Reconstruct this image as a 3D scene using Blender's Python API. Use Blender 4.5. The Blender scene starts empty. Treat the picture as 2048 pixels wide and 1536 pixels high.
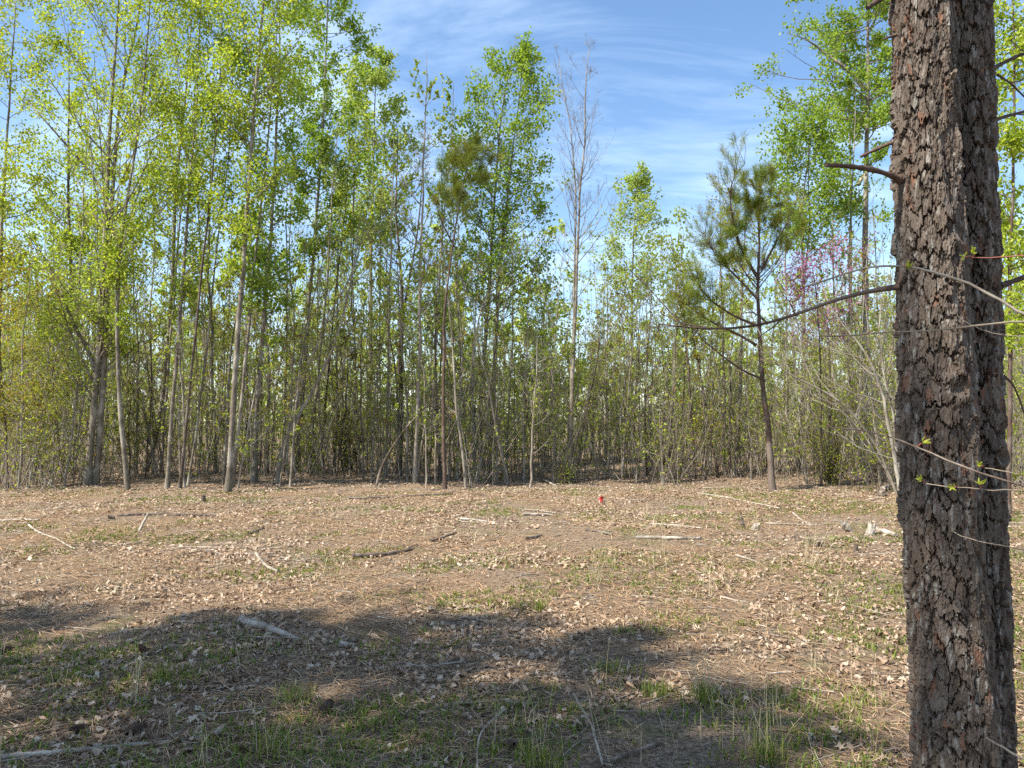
import bpy, math
import numpy as np

# ------------------------------------------------------------------ camera, sky, sun, exposure
FPX = 1547.0                      # focal length in pixels of a 2048 px wide frame
CAMH = 1.55
PITCH = math.radians(3.04)
SC = bpy.context.scene
COL = SC.collection
cam_data = bpy.data.cameras.new('camera')
cam = bpy.data.objects.new('camera', cam_data)
COL.objects.link(cam)
cam_data.sensor_fit = 'HORIZONTAL'
cam_data.sensor_width = 36.0
cam_data.lens = 36.0 * FPX / 2048.0
cam_data.clip_start = 0.05
cam_data.clip_end = 3000.0
cam.location = (0, 0, CAMH)
cam.rotation_euler = (math.pi / 2 + PITCH, 0, 0)
SC.camera = cam

SUN_EL = math.radians(52)
SUN_H = np.array([-0.89, -0.455]); SUN_H /= np.linalg.norm(SUN_H)
SUN_AZ = math.atan2(SUN_H[0], SUN_H[1])

world = bpy.data.worlds.new('World')
SC.world = world
world.use_nodes = True
wn = world.node_tree
wn.nodes.clear()
def WN(t, **kw):
    n = wn.nodes.new(t)
    for k, v in kw.items():
        setattr(n, k, v)
    return n
w_out = WN('ShaderNodeOutputWorld')
w_bg = WN('ShaderNodeBackground')
w_bg.inputs['Strength'].default_value = 0.11
sky = WN('ShaderNodeTexSky', sky_type='NISHITA')
sky.sun_disc = False
sky.sun_elevation = SUN_EL
sky.sun_rotation = SUN_AZ
sky.air_density = 1.0
sky.dust_density = 0.5
sky.ozone_density = 1.0
# thin cirrus, laid out on a flat layer high above the place
tc = WN('ShaderNodeTexCoord')
sep = WN('ShaderNodeSeparateXYZ')
zz = WN('ShaderNodeMath', operation='ADD'); zz.inputs[1].default_value = 0.12
dx = WN('ShaderNodeMath', operation='DIVIDE'); dy = WN('ShaderNodeMath', operation='DIVIDE')
cmb = WN('ShaderNodeCombineXYZ')
mp = WN('ShaderNodeMapping')
mp.inputs['Rotation'].default_value = (0, 0, math.radians(14))
mp.inputs['Scale'].default_value = (0.75, 1.7, 1.0)
mp.inputs['Location'].default_value = (7.4, 2.2, 0)
nz = WN('ShaderNodeTexNoise'); nz.inputs['Scale'].default_value = 1.5; nz.inputs['Detail'].default_value = 7
nz.inputs['Roughness'].default_value = 0.58; nz.inputs['Distortion'].default_value = 0.55
rp = WN('ShaderNodeValToRGB')
rp.color_ramp.elements[0].position = 0.46; rp.color_ramp.elements[0].color = (0, 0, 0, 1)
rp.color_ramp.elements[1].position = 0.74; rp.color_ramp.elements[1].color = (0.42, 0.42, 0.42, 1)
mx = WN('ShaderNodeMix', data_type='RGBA')
mx.inputs['B'].default_value = (6.2, 7.4, 8.4, 1)
L = wn.links.new
L(tc.outputs['Generated'], sep.inputs[0])
L(sep.outputs['Z'], zz.inputs[0])
L(sep.outputs['X'], dx.inputs[0]); L(zz.outputs[0], dx.inputs[1])
L(sep.outputs['Y'], dy.inputs[0]); L(zz.outputs[0], dy.inputs[1])
L(dx.outputs[0], cmb.inputs[0]); L(dy.outputs[0], cmb.inputs[1])
L(cmb.outputs[0], mp.inputs[0]); L(mp.outputs[0], nz.inputs['Vector'])
L(nz.outputs['Fac'], rp.inputs[0])
L(rp.outputs[0], mx.inputs['Factor'])
sat = WN('ShaderNodeHueSaturation'); sat.inputs['Saturation'].default_value = 1.12
L(sky.outputs[0], sat.inputs['Color'])
L(sat.outputs[0], mx.inputs['A'])
L(mx.outputs['Result'], w_bg.inputs[0])
L(w_bg.outputs[0], w_out.inputs[0])

sun_d = bpy.data.lights.new('sun', 'SUN')
sun_d.energy = 4.6
sun_d.angle = math.radians(0.55)
sun_d.color = (1.0, 0.94, 0.84)
sun_o = bpy.data.objects.new('sun', sun_d)
COL.objects.link(sun_o)
sun_o.location = (-30, -12, 40)
from mathutils import Vector
sun_dir = Vector((SUN_H[0] * math.cos(SUN_EL), SUN_H[1] * math.cos(SUN_EL), math.sin(SUN_EL)))
sun_o.rotation_euler = sun_dir.to_track_quat('Z', 'Y').to_euler()

SC.view_settings.view_transform = 'Standard'
SC.view_settings.look = 'None'
SC.view_settings.exposure = 1.2
SC.view_settings.gamma = 1.0
SC.cycles.max_bounces = 4
SC.cycles.diffuse_bounces = 2
SC.cycles.glossy_bounces = 1
SC.cycles.transmission_bounces = 3
SC.cycles.caustics_reflective = False
SC.cycles.caustics_refractive = False
SC.cycles.use_adaptive_sampling = True
SC.cycles.adaptive_threshold = 0.02
SC.cycles.use_denoising = False

# ------------------------------------------------------------------ pixel geometry (2048 x 1536 frame)
cp, sp = math.cos(PITCH), math.sin(PITCH)
def ray(px, py):
    u = (px - 1024.0) / FPX; v = (768.0 - py) / FPX
    return np.array([u, cp - v * sp, sp + v * cp])
def at(px, py, Y):
    r = ray(px, py)
    return np.array([r[0] * Y / r[1], Y, CAMH + r[2] * Y / r[1]])
def gh(x, y):
    """height of the ground"""
    x = np.asarray(x, float); y = np.asarray(y, float)
    w = np.clip((y - 1.0) / 3.0, 0, 1)
    h = 0.020 * np.sin(0.9 * x + 0.5 * y + 1.0) + 0.014 * np.sin(1.7 * x - 1.3 * y) + 0.014 * np.sin(3.1 * x + 2.3 * y + 2.0)
    far = np.clip((y - 17.0) / 14.0, 0, 1.6)
    return h * (0.4 + 0.6 * w) + 0.16 * far * np.sin(0.33 * x + 0.21 * y) + 0.10 * far
def gnd(px, py):
    r = ray(px, py)
    z = 0.0
    for _ in range(6):
        t = (z - CAMH) / r[2]
        p = np.array([0, 0, CAMH]) + r * t
        z = float(gh(p[0], p[1]))
    p[2] = z
    return p

# ------------------------------------------------------------------ mesh helpers
class MB:
    """collects vertices / faces / tints; build() links them as one mesh object"""
    def __init__(self):
        self.v, self.f, self.c, self.m, self.s = [], [], [], [], []
        self.n = 0
    def add(self, v, f, col=None, mat=0, smooth=False):
        v = np.asarray(v, np.float32).reshape(-1, 3); f = np.asarray(f, np.int32)
        if len(v) == 0 or len(f) == 0:
            return
        self.v.append(v); self.f.append(f + self.n)
        if col is None:
            col = np.ones((len(v), 3), np.float32) * 0.5
        col = np.broadcast_to(np.asarray(col, np.float32), (len(v), 3))
        self.c.append(col)
        self.m.append(np.full(len(f), mat, np.int32)); self.s.append(np.full(len(f), smooth, bool))
        self.n += len(v)
    def mesh(self, name, mats):
        me = bpy.data.meshes.new(name)
        if self.n:
            v = np.concatenate(self.v)
            loops = np.concatenate([f.ravel() for f in self.f])
            tot = np.concatenate([np.full(len(f), f.shape[1], np.int32) for f in self.f])
            start = np.concatenate([[0], np.cumsum(tot)[:-1]]).astype(np.int32)
            me.vertices.add(len(v)); me.vertices.foreach_set('co', v.ravel())
            me.loops.add(len(loops)); me.loops.foreach_set('vertex_index', loops.astype(np.int32))
            me.polygons.add(len(tot)); me.polygons.foreach_set('loop_start', start)
            me.polygons.foreach_set('material_index', np.concatenate(self.m))
            me.polygons.foreach_set('use_smooth', np.concatenate(self.s))
            ca = me.color_attributes.new('tint', 'FLOAT_COLOR', 'POINT')
            c = np.concatenate(self.c)
            ca.data.foreach_set('color', np.concatenate([c, np.ones((len(c), 1), np.float32)], 1).ravel())
            me.update(calc_edges=True)
        for m in mats:
            me.materials.append(m)
        return me
    def build(self, name, mats, parent=None, loc=None):
        if not isinstance(mats, (list, tuple)):
            mats = [mats]
        if loc is not None:
            for a in self.v:
                a -= np.asarray(loc, np.float32)
        o = bpy.data.objects.new(name, self.mesh(name, mats))
        COL.objects.link(o)
        if parent is not None:
            o.parent = parent
        elif loc is not None:
            o.location = tuple(float(q) for q in loc)
        return o

def tag(o, label=None, cat=None, group=None, kind=None):
    for k, v in (('label', label), ('category', cat), ('group', group), ('kind', kind)):
        if v:
            o[k] = v
    return o
def empty(name, loc, label, cat, group=None):
    e = bpy.data.objects.new(name, None)
    COL.objects.link(e)
    e.location = tuple(float(q) for q in loc); e.empty_display_size = 0.2
    return tag(e, label, cat, group)

def norm(a):
    return a / np.maximum(np.linalg.norm(a, axis=-1, keepdims=True), 1e-9)

def tubes(mb, P, R, sides=5, mat=0, col=None, cap=False):
    """P (n,k,3) polylines, R (n,k) radii -> smooth tubes"""
    P = np.asarray(P, float); R = np.asarray(R, float)
    if P.ndim == 2:
        P = P[None]; R = R[None]
    n, k, _ = P.shape
    if n == 0:
        return
    T = norm(np.gradient(P, axis=1))
    mean = norm(T.mean(1))
    ref = np.where(np.abs(mean[:, 2:3]) > 0.8, np.array([[1.0, 0.1, 0]]), np.array([[0.05, 0.1, 1.0]]))
    N = norm(np.cross(T, ref[:, None, :])); B = np.cross(T, N)
    a = np.linspace(0, 2 * np.pi, sides, endpoint=False)
    ring = (N[:, :, None, :] * np.cos(a)[None, None, :, None] + B[:, :, None, :] * np.sin(a)[None, None, :, None])
    V = P[:, :, None, :] + ring * R[:, :, None, None]
    idx = np.arange(n * k * sides).reshape(n, k, sides)
    nx = np.roll(idx, -1, axis=2)
    F = np.stack([idx[:, :-1], nx[:, :-1], nx[:, 1:], idx[:, 1:]], -1).reshape(-1, 4)
    if col is not None and np.ndim(col) == 2:
        col = np.repeat(np.asarray(col), k * sides, axis=0)
    mb.add(V.reshape(-1, 3), F, col, mat, True)
    if cap:
        for e in (0, k - 1):
            for i in range(n):
                mb.add(V[i, e], np.arange(sides)[None, ::(1 if e else -1)], None if col is None else np.asarray(col).reshape(-1, 3)[:1] * 1.25, mat, False)

def resample(pts, k):
    """smooth resampling of a polyline by arc length"""
    pts = np.asarray(pts, float)
    d = np.concatenate([[0], np.cumsum(np.linalg.norm(np.diff(pts, axis=0), axis=1))])
    t = np.linspace(0, d[-1], k)
    out = np.stack([np.interp(t, d, pts[:, i]) for i in range(pts.shape[1])], 1)
    for _ in range(2):
        out[1:-1] = 0.25 * out[:-2] + 0.5 * out[1:-1] + 0.25 * out[2:]
    return out

def curves(S, D, Ln, k, rs, up=0.0, jit=0.05):
    """bundle of curved twigs from S along D with lengths Ln"""
    n = len(S)
    t = np.linspace(0, 1, k)[None, :, None]
    Ln = np.asarray(Ln)[:, None, None]
    P = S[:, None, :] + D[:, None, :] * t * Ln
    P = P + np.array([0, 0, 1.0]) * (up * t ** 2 * Ln)
    j = rs.normal(0, 1, (n, k, 3)).cumsum(1) * jit * Ln / k
    j[:, 0] = 0
    return P + j

def rand_dir(rs, n):
    return norm(rs.normal(0, 1, (n, 3)))

def leaves(mb, C, size, rs, pal, mat=1, droop=0.35, jitter=0.16, wide=0.75, up=0.4):
    """folded two-triangle leaves at centres C with per-leaf tints from palette pal (m,3)"""
    n = len(C)
    if n == 0:
        return
    A = rand_dir(rs, n); A[:, 2] -= droop; A = norm(A)
    N = rand_dir(rs, n); N[:, 2] += up; N = norm(N - (N * A).sum(1, keepdims=True) * A)
    S = np.cross(A, N)
    s = (size * rs.uniform(0.6, 1.3, n))[:, None]
    base = C - A * s * 0.5; tip = C + A * s * 0.5
    fold = 0.22 * s
    l = C + S * s * wide * 0.5 + N * fold - A * s * 0.08; r = C - S * s * wide * 0.5 + N * fold - A * s * 0.08
    V = np.stack([base, l, tip, r], 1).reshape(-1, 3)
    i = np.arange(n)[:, None] * 4
    F = np.concatenate([i + np.array([[0, 1, 2]]), i + np.array([[0, 2, 3]])])
    pal = np.asarray(pal)
    w = rs.uniform(0, 1, (n, 1)); p = rs.integers(0, len(pal), n); q = rs.integers(0, len(pal), n)
    col = (pal[p] * w + pal[q] * (1 - w)) * rs.uniform(1 - jitter, 1 + jitter, (n, 1))
    mb.add(V, F, np.repeat(col, 4, 0), mat, False)

def needles(mb, C, D, k, length, width, rs, pal, mat=1, spread=0.75):
    """pine tufts: k needles each from C around D"""
    n = len(C)
    if n == 0:
        return
    C = np.repeat(C, k, 0); D = np.repeat(D, k, 0)
    d = norm(D + rs.normal(0, spread, (n * k, 3)))
    C = C + D * rs.uniform(-0.12, 0.08, (n * k, 1)) * 1.2
    Ln = length * rs.uniform(0.7, 1.15, (n * k, 1))
    s = norm(np.cross(d, rand_dir(rs, n * k))) * width * 0.5
    mid = C + d * Ln * 0.55
    tip = C + d * Ln; tip[:, 2] -= (Ln[:, 0] * 0.10)
    V = np.stack([C, mid - s, tip, mid + s], 1).reshape(-1, 3)
    F = np.arange(n * k * 4).reshape(-1, 4)
    pal = np.asarray(pal)
    col = pal[rs.integers(0, len(pal), n)]
    col = np.repeat(col, k, 0) * rs.uniform(0.75, 1.25, (n * k, 1))
    mb.add(V, F, np.repeat(col, 4, 0), mat, False)

# ------------------------------------------------------------------ materials
def mat_new(name):
    m = bpy.data.materials.new(name); m.use_nodes = True
    nt = m.node_tree; nt.nodes.clear()
    out = nt.nodes.new('ShaderNodeOutputMaterial')
    return m, nt, out
def nd(nt, t, **kw):
    n = nt.nodes.new(t)
    for k, v in kw.items():
        setattr(n, k, v)
    return n

def leaf_mat(name, trans=0.45, rough=0.5, spec=0.25, tsat=(1.15, 1.1, 0.6)):
    """thin sheet: reflected plus transmitted light, colour from the leaf's own tint"""
    m, nt, out = mat_new(name)
    at_ = nd(nt, 'ShaderNodeAttribute'); at_.attribute_name = 'tint'
    b = nd(nt, 'ShaderNodeBsdfPrincipled')
    b.inputs['Roughness'].default_value = rough; b.inputs['Specular IOR Level'].default_value = spec
    nt.links.new(at_.outputs['Color'], b.inputs['Base Color'])
    if trans <= 0:
        nt.links.new(b.outputs[0], out.inputs[0]); return m
    t = nd(nt, 'ShaderNodeBsdfTranslucent')
    mul = nd(nt, 'ShaderNodeMix', data_type='RGBA', blend_type='MULTIPLY'); mul.inputs['Factor'].default_value = 1
    mul.inputs['B'].default_value = (*tsat, 1)
    nt.links.new(at_.outputs['Color'], mul.inputs['A']); nt.links.new(mul.outputs['Result'], t.inputs['Color'])
    mix = nd(nt, 'ShaderNodeMixShader'); mix.inputs[0].default_value = trans
    nt.links.new(b.outputs[0], mix.inputs[1]); nt.links.new(t.outputs[0], mix.inputs[2])
    nt.links.new(mix.outputs[0], out.inputs[0])
    return m

def bark_mat(name, c1, c2, c3, scale=9.0, stretch=0.25, bump=0.5, tint=0.0, patch=2.2):
    m, nt, out = mat_new(name)
    tcn = nd(nt, 'ShaderNodeNewGeometry')
    mp_ = nd(nt, 'ShaderNodeMapping'); mp_.inputs['Scale'].default_value = (1, 1, stretch)
    n1 = nd(nt, 'ShaderNodeTexNoise'); n1.inputs['Scale'].default_value = scale; n1.inputs['Detail'].default_value = 6; n1.inputs['Roughness'].default_value = 0.65
    n2 = nd(nt, 'ShaderNodeTexNoise'); n2.inputs['Scale'].default_value = patch; n2.inputs['Detail'].default_value = 4
    r1 = nd(nt, 'ShaderNodeValToRGB')
    r1.color_ramp.elements[0].position = 0.3; r1.color_ramp.elements[0].color = (*c1, 1)
    r1.color_ramp.elements[1].position = 0.7; r1.color_ramp.elements[1].color = (*c2, 1)
    r2 = nd(nt, 'ShaderNodeValToRGB')
    r2.color_ramp.elements[0].position = 0.5; r2.color_ramp.elements[0].color = (0, 0, 0, 1)
    r2.color_ramp.elements[1].position = 0.62; r2.color_ramp.elements[1].color = (0.85, 0.85, 0.85, 1)
    mix = nd(nt, 'ShaderNodeMix', data_type='RGBA'); mix.inputs['B'].default_value = (*c3, 1)
    b = nd(nt, 'ShaderNodeBsdfPrincipled'); b.inputs['Roughness'].default_value = 0.85; b.inputs['Specular IOR Level'].default_value = 0.2
    bp = nd(nt, 'ShaderNodeBump'); bp.inputs['Strength'].default_value = bump; bp.inputs['Distance'].default_value = 0.03
    K = nt.links.new
    K(tcn.outputs['Position'], mp_.inputs[0]); K(mp_.outputs[0], n1.inputs['Vector']); K(tcn.outputs['Position'], n2.inputs['Vector'])
    K(n1.outputs['Fac'], r1.inputs[0]); K(n2.outputs['Fac'], r2.inputs[0])
    K(r1.outputs[0], mix.inputs['A']); K(r2.outputs[0], mix.inputs['Factor'])
    src = mix.outputs['Result']
    if tint > 0:
        at_ = nd(nt, 'ShaderNodeAttribute'); at_.attribute_name = 'tint'
        mt = nd(nt, 'ShaderNodeMix', data_type='RGBA', blend_type='OVERLAY'); mt.inputs['Factor'].default_value = tint
        K(src, mt.inputs['A']); K(at_.outputs['Color'], mt.inputs['B']); src = mt.outputs['Result']
    K(src, b.inputs['Base Color'])
    K(n1.outputs['Fac'], bp.inputs['Height']); K(bp.outputs[0], b.inputs['Normal']); K(b.outputs[0], out.inputs[0])
    return m

M = {}
M['leaf'] = leaf_mat('spring_leaf', 0.52)
M['needle'] = leaf_mat('pine_needle', 0.30, 0.4, 0.35)
M['dead_leaf'] = leaf_mat('dead_leaf', 0.12, 0.6, 0.25, (1.1, 0.95, 0.7))
M['grass'] = leaf_mat('grass_blade', 0.35, 0.45, 0.3)
M['straw'] = leaf_mat('dry_straw', 0.2, 0.5, 0.3, (1.0, 0.95, 0.8))
M['blossom'] = leaf_mat('redbud_blossom', 0.35, 0.6, 0.2, (1, 0.9, 1))
M['grey'] = bark_mat('grey_smooth_bark', (0.085, 0.07, 0.05), (0.24, 0.205, 0.155), (0.34, 0.31, 0.25), 16, 0.4, 0.9)
M['brown'] = bark_mat('brown_bark', (0.05, 0.037, 0.027), (0.135, 0.104, 0.078), (0.19, 0.155, 0.12), 14, 0.35, 0.7)
M['pale'] = bark_mat('pale_bark', (0.15, 0.125, 0.095), (0.32, 0.28, 0.225), (0.38, 0.35, 0.29), 14, 0.3, 0.35)
M['pine'] = bark_mat('young_pine_bark', (0.055, 0.035, 0.026), (0.135, 0.092, 0.068), (0.18, 0.145, 0.118), 16, 0.35, 0.9)
M['twig'] = bark_mat('twig_bark', (0.12, 0.096, 0.07), (0.26, 0.215, 0.16), (0.33, 0.28, 0.22), 12, 0.5, 0.2)
M['deadwood'] = bark_mat('weathered_wood', (0.15, 0.125, 0.095), (0.38, 0.325, 0.26), (0.48, 0.425, 0.355), 30, 1.0, 0.6, 0.35, 6)
M['darkwood'] = bark_mat('old_brown_stick', (0.06, 0.044, 0.032), (0.17, 0.13, 0.10), (0.25, 0.21, 0.17), 20, 1.0, 0.6, 0.2, 7)

PAL_YG = np.array([[0.33, 0.39, 0.035], [0.38, 0.42, 0.05], [0.26, 0.34, 0.03], [0.43, 0.44, 0.08], [0.20, 0.28, 0.03]]) * 1.15 * np.array([0.96, 1.02, 1.15])
PAL_GR = np.array([[0.22, 0.32, 0.04], [0.15, 0.245, 0.03], [0.29, 0.38, 0.06], [0.19, 0.285, 0.035]]) * 1.15
PAL_PALE = np.array([[0.30, 0.38, 0.09], [0.36, 0.43, 0.12], [0.24, 0.32, 0.08]]) * 1.15
PAL_OLIVE = np.array([[0.33, 0.33, 0.04], [0.38, 0.36, 0.055], [0.28, 0.30, 0.035], [0.25, 0.31, 0.035]]) * 1.15 * np.array([0.95, 1.03, 1.1])
PAL_RUST = np.array([[0.30, 0.20, 0.05], [0.33, 0.26, 0.05], [0.26, 0.15, 0.05], [0.28, 0.26, 0.04]])
PAL_PINE = np.array([[0.14, 0.185, 0.025], [0.19, 0.21, 0.03], [0.10, 0.15, 0.025], [0.24, 0.24, 0.04]])
PAL_PINEY = np.array([[0.16, 0.16, 0.025], [0.19, 0.175, 0.03], [0.12, 0.14, 0.022]])
PAL_DEAD = np.array([[0.45, 0.335, 0.235], [0.36, 0.25, 0.17], [0.54, 0.435, 0.325], [0.20, 0.125, 0.08], [0.49, 0.365, 0.25], [0.56, 0.47, 0.36], [0.41, 0.30, 0.205], [0.26, 0.17, 0.11], [0.43, 0.295, 0.18]])
PAL_NEEDLE = np.array([[0.44, 0.295, 0.17], [0.35, 0.22, 0.12], [0.52, 0.39, 0.25], [0.30, 0.19, 0.11]])
PAL_GRASS = np.array([[0.13, 0.185, 0.025], [0.19, 0.235, 0.04], [0.10, 0.15, 0.022], [0.27, 0.26, 0.07]])
PAL_STRAW = np.array([[0.52, 0.43, 0.26], [0.44, 0.35, 0.20], [0.58, 0.50, 0.33]])

# ------------------------------------------------------------------ ground
def build_ground():
    xs = np.concatenate([[-900, -400, -200, -110, -70], np.arange(-48, -16, 1.0), np.arange(-16, 16, 0.24), np.arange(16, 49, 1.0), [70, 110, 200, 400, 900]])
    ys = np.concatenate([[-300, -80, -40, -20, -10, -5], np.arange(-2, 26, 0.24), np.arange(26, 80, 1.2), [90, 120, 180, 300, 600, 1200]])
    X, Y = np.meshgrid(xs, ys)
    rs = np.random.default_rng(3)
    Z = gh(X, Y) + np.where((np.abs(X) < 16) & (Y > -2) & (Y < 26), rs.normal(0, 0.007, X.shape), 0)
    v = np.stack([X, Y, Z], -1).reshape(-1, 3)
    ny, nx = X.shape
    i = np.arange(ny * nx).reshape(ny, nx)
    f = np.stack([i[:-1, :-1], i[:-1, 1:], i[1:, 1:], i[1:, :-1]], -1).reshape(-1, 4)
    m, nt, out = mat_new('forest_floor')
    K = nt.links.new
    g = nd(nt, 'ShaderNodeNewGeometry')
    def noise(s, d=6, r=0.6, dist=0.0):
        n = nd(nt, 'ShaderNodeTexNoise'); n.inputs['Scale'].default_value = s; n.inputs['Detail'].default_value = d
        n.inputs['Roughness'].default_value = r; n.inputs['Distortion'].default_value = dist
        K(g.outputs['Position'], n.inputs['Vector']); return n
    def ramp(src, p0, c0, p1, c1):
        r = nd(nt, 'ShaderNodeValToRGB'); e = r.color_ramp.elements
        e[0].position = p0; e[0].color = (*c0, 1); e[1].position = p1; e[1].color = (*c1, 1)
        K(src, r.inputs[0]); return r
    fine = noise(38, 8, 0.7, 0.4)
    litter = ramp(fine.outputs['Fac'], 0.36, (0.05, 0.031, 0.019), 0.62, (0.47, 0.355, 0.245))
    needl = ramp(noise(55, 6, 0.75, 1.5).outputs['Fac'], 0.36, (0.065, 0.037, 0.02), 0.62, (0.47, 0.335, 0.22))
    pm = ramp(noise(0.9, 4, 0.6).outputs['Fac'], 0.46, (0, 0, 0), 0.58, (1, 1, 1))
    mix = nd(nt, 'ShaderNodeMix', data_type='RGBA')
    K(pm.outputs[0], mix.inputs['Factor']); K(litter.outputs[0], mix.inputs['A']); K(needl.outputs[0], mix.inputs['B'])
    gm = ramp(noise(1.4, 5, 0.6).outputs['Fac'], 0.55, (0, 0, 0), 0.68, (0.55, 0.55, 0.55))
    mix2 = nd(nt, 'ShaderNodeMix', data_type='RGBA'); mix2.inputs['B'].default_value = (0.14, 0.15, 0.05, 1)
    K(gm.outputs[0], mix2.inputs['Factor']); K(mix.outputs['Result'], mix2.inputs['A'])
    b = nd(nt, 'ShaderNodeBsdfPrincipled'); b.inputs['Roughness'].default_value = 0.9; b.inputs['Specular IOR Level'].default_value = 0.12
    K(mix2.outputs['Result'], b.inputs['Base Color'])
    bp = nd(nt, 'ShaderNodeBump'); bp.inputs['Strength'].default_value = 1.0; bp.inputs['Distance'].default_value = 0.06
    K(fine.outputs['Fac'], bp.inputs['Height']); K(bp.outputs[0], b.inputs['Normal']); K(b.outputs[0], out.inputs[0])
    mb = MB(); mb.add(v, f, None, 0, True)
    o = mb.build('ground', m)
    tag(o, 'clearing floor of leaf litter, pine straw and thin grass running into the woods', 'ground', kind='structure')
build_ground()

# ------------------------------------------------------------------ trees
def grow(rs, T, TR, ez, XL, XR, nprim, steep=0.9, nsec=5, ntw=3, depthf=0.9, zfirst=None, seclen=0.42, power=0.9, kp=7):
    """limbs, side branches and twigs of one tree; the envelope XL..XR over heights ez bounds the crown"""
    zt = T[:, 2]
    zlo, ztop = ez[0], ez[-1]
    if zfirst is None:
        zfirst = max(zlo - 1.5, zt[0] + 0.5)
    ze = rs.uniform(0, 1, nprim) ** power * (ztop - zlo) + zlo
    phi = np.arange(nprim) * 2.39996 + rs.uniform(0, 0.9, nprim)
    tx = np.interp(ze, zt, T[:, 0]); ty = np.interp(ze, zt, T[:, 1])
    right = np.maximum(0.15, np.interp(ze, ez, XR) - tx); left = np.maximum(0.15, tx - np.interp(ze, ez, XL))
    c, s = np.cos(phi), np.sin(phi)
    a = np.where(c > 0, right, left); b = 0.5 * (left + right) * depthf
    ext = 1 / np.sqrt((c / a) ** 2 + (s / b) ** 2) * rs.uniform(0.6, 1.03, nprim)
    zs = np.clip(ze - ext * steep * rs.uniform(0.6, 1.4, nprim), zfirst, zt[-1] - 0.05)
    S = np.stack([np.interp(zs, zt, T[:, 0]), np.interp(zs, zt, T[:, 1]), zs], 1)
    E = np.stack([tx + ext * c, ty + ext * s, ze], 1)
    C = S + (E - S) * np.array([0.55, 0.55, 0.34])
    t = np.linspace(0, 1, kp)[None, :, None]
    P = (1 - t) ** 2 * S[:, None] + 2 * t * (1 - t) * C[:, None] + t ** 2 * E[:, None]
    j = rs.normal(0, 1, P.shape).cumsum(1) * 0.02 * ext[:, None, None]; j[:, 0] = 0
    P = P + j
    r0 = np.clip(0.5 * np.interp(zs, zt, TR), 0.006, 0.05) * rs.uniform(0.6, 1.0, nprim)
    r0 = np.minimum(r0, 0.012 + 0.012 * ext)
    R = r0[:, None] * (1 - np.linspace(0, 1, kp)[None] * 0.72)
    # side branches
    def side(P, R, m, lscale, k, up, tlo=0.2):
        n, kk, _ = P.shape
        ii = np.repeat(np.arange(n), m); tt = rs.uniform(tlo, 1.0, n * m) * (kk - 1)
        i0 = np.minimum(tt.astype(int), kk - 2); fr = (tt - i0)[:, None]
        p = P[ii, i0] * (1 - fr) + P[ii, i0 + 1] * fr
        tg = norm(P[ii, i0 + 1] - P[ii, i0])
        d = norm(tg * 0.8 + rand_dir(rs, n * m) * 0.85 + np.array([0, 0, 0.25]))
        ln = np.linalg.norm(P[ii, -1] - P[ii, 0], axis=1) * lscale * (1.15 - 0.6 * tt / (kk - 1)) * rs.uniform(0.6, 1.2, n * m)
        ln = np.clip(ln, 0.10, 1.6)
        q = curves(p, d, ln, k, rs, up, 0.18)
        rr = np.clip(R[ii, i0] * 0.6, 0.0028, 0.02)
        return q, rr[:, None] * (1 - 0.6 * np.linspace(0, 1, k)[None])
    P2, R2 = side(P, R, nsec, seclen, 4, 0.15)
    P3, R3 = (side(P2, R2, ntw, 0.5, 2, 0.0, 0.15) if ntw else (np.zeros((0, 2, 3)), np.zeros((0, 2))))
    return (P, R), (P2, R2), (P3, R3)

def pick_points(rs, arrs, n, tlo=0.15):
    """n random points on bundles of twigs"""
    arrs = [a for a in arrs if len(a)]
    w = np.array([len(a) for a in arrs], float); w /= w.sum()
    out = []
    for a, q in zip(arrs, w):
        m = int(n * q) + 1
        i = rs.integers(0, len(a), m); k = a.shape[1]
        t = rs.uniform(tlo, 1, m) * (k - 1); j = np.minimum(t.astype(int), k - 2); fr = (t - j)[:, None]
        out.append(a[i, j] * (1 - fr) + a[i, j + 1] * fr)
    return np.concatenate(out)

def stem_from_pixels(path, Y, H, w, rs, k=26, rtop=0.006, wob=0.05):
    """trunk polyline at depth Y from pixel points (bottom to top), going on up to height H"""
    pts = [at(px, py, Y) for px, py in path]
    gz = float(gh(pts[0][0], Y)) - 0.08
    d0 = pts[0] - np.array([0, 0, 0])
    pts[0][2] = gz
    if pts[-1][2] < H - 0.3:
        d = pts[-1] - pts[max(-3, -len(pts))]
        d = d / max(np.linalg.norm(d), 1e-6); d = norm(d * 0.5 + np.array([0, 0, 0.6]))
        while pts[-1][2] < H - 0.1:
            pts.append(pts[-1] + d * min(1.0, H - pts[-1][2] + 0.05))
            d = norm(d + np.array([rs.normal(0, 0.06), 0, 0.08]))
    P = resample(pts, k)
    t = np.linspace(0, 1, k)
    P[:, 1] += wob * np.sin(t * rs.uniform(2, 5) + rs.uniform(0, 6)) * t * 3 + rs.normal(0, 0.01, k).cumsum() * 0.6
    P[:, 0] += rs.normal(0, 0.016, k).cumsum() * 0.6
    r = 0.38 * w / FPX * Y
    R = r * (1 - t) ** 0.85 + rtop * t
    R = R * (1 + 0.45 * np.exp(-(P[:, 2] - gz) / 0.12))
    R *= rs.uniform(0.95, 1.05, k)
    return P, R

def px_env(rows, Y):
    """crown outline rows (py, left px, right px) -> heights and x limits"""
    z = []; l = []; r = []
    for py, a, b in rows:
        pa, pb = at(a, py, Y), at(b, py, Y)
        z.append(pa[2]); l.append(pa[0]); r.append(pb[0])
    o = np.argsort(z)
    return np.array(z)[o], np.array(l)[o], np.array(r)[o]

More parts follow.
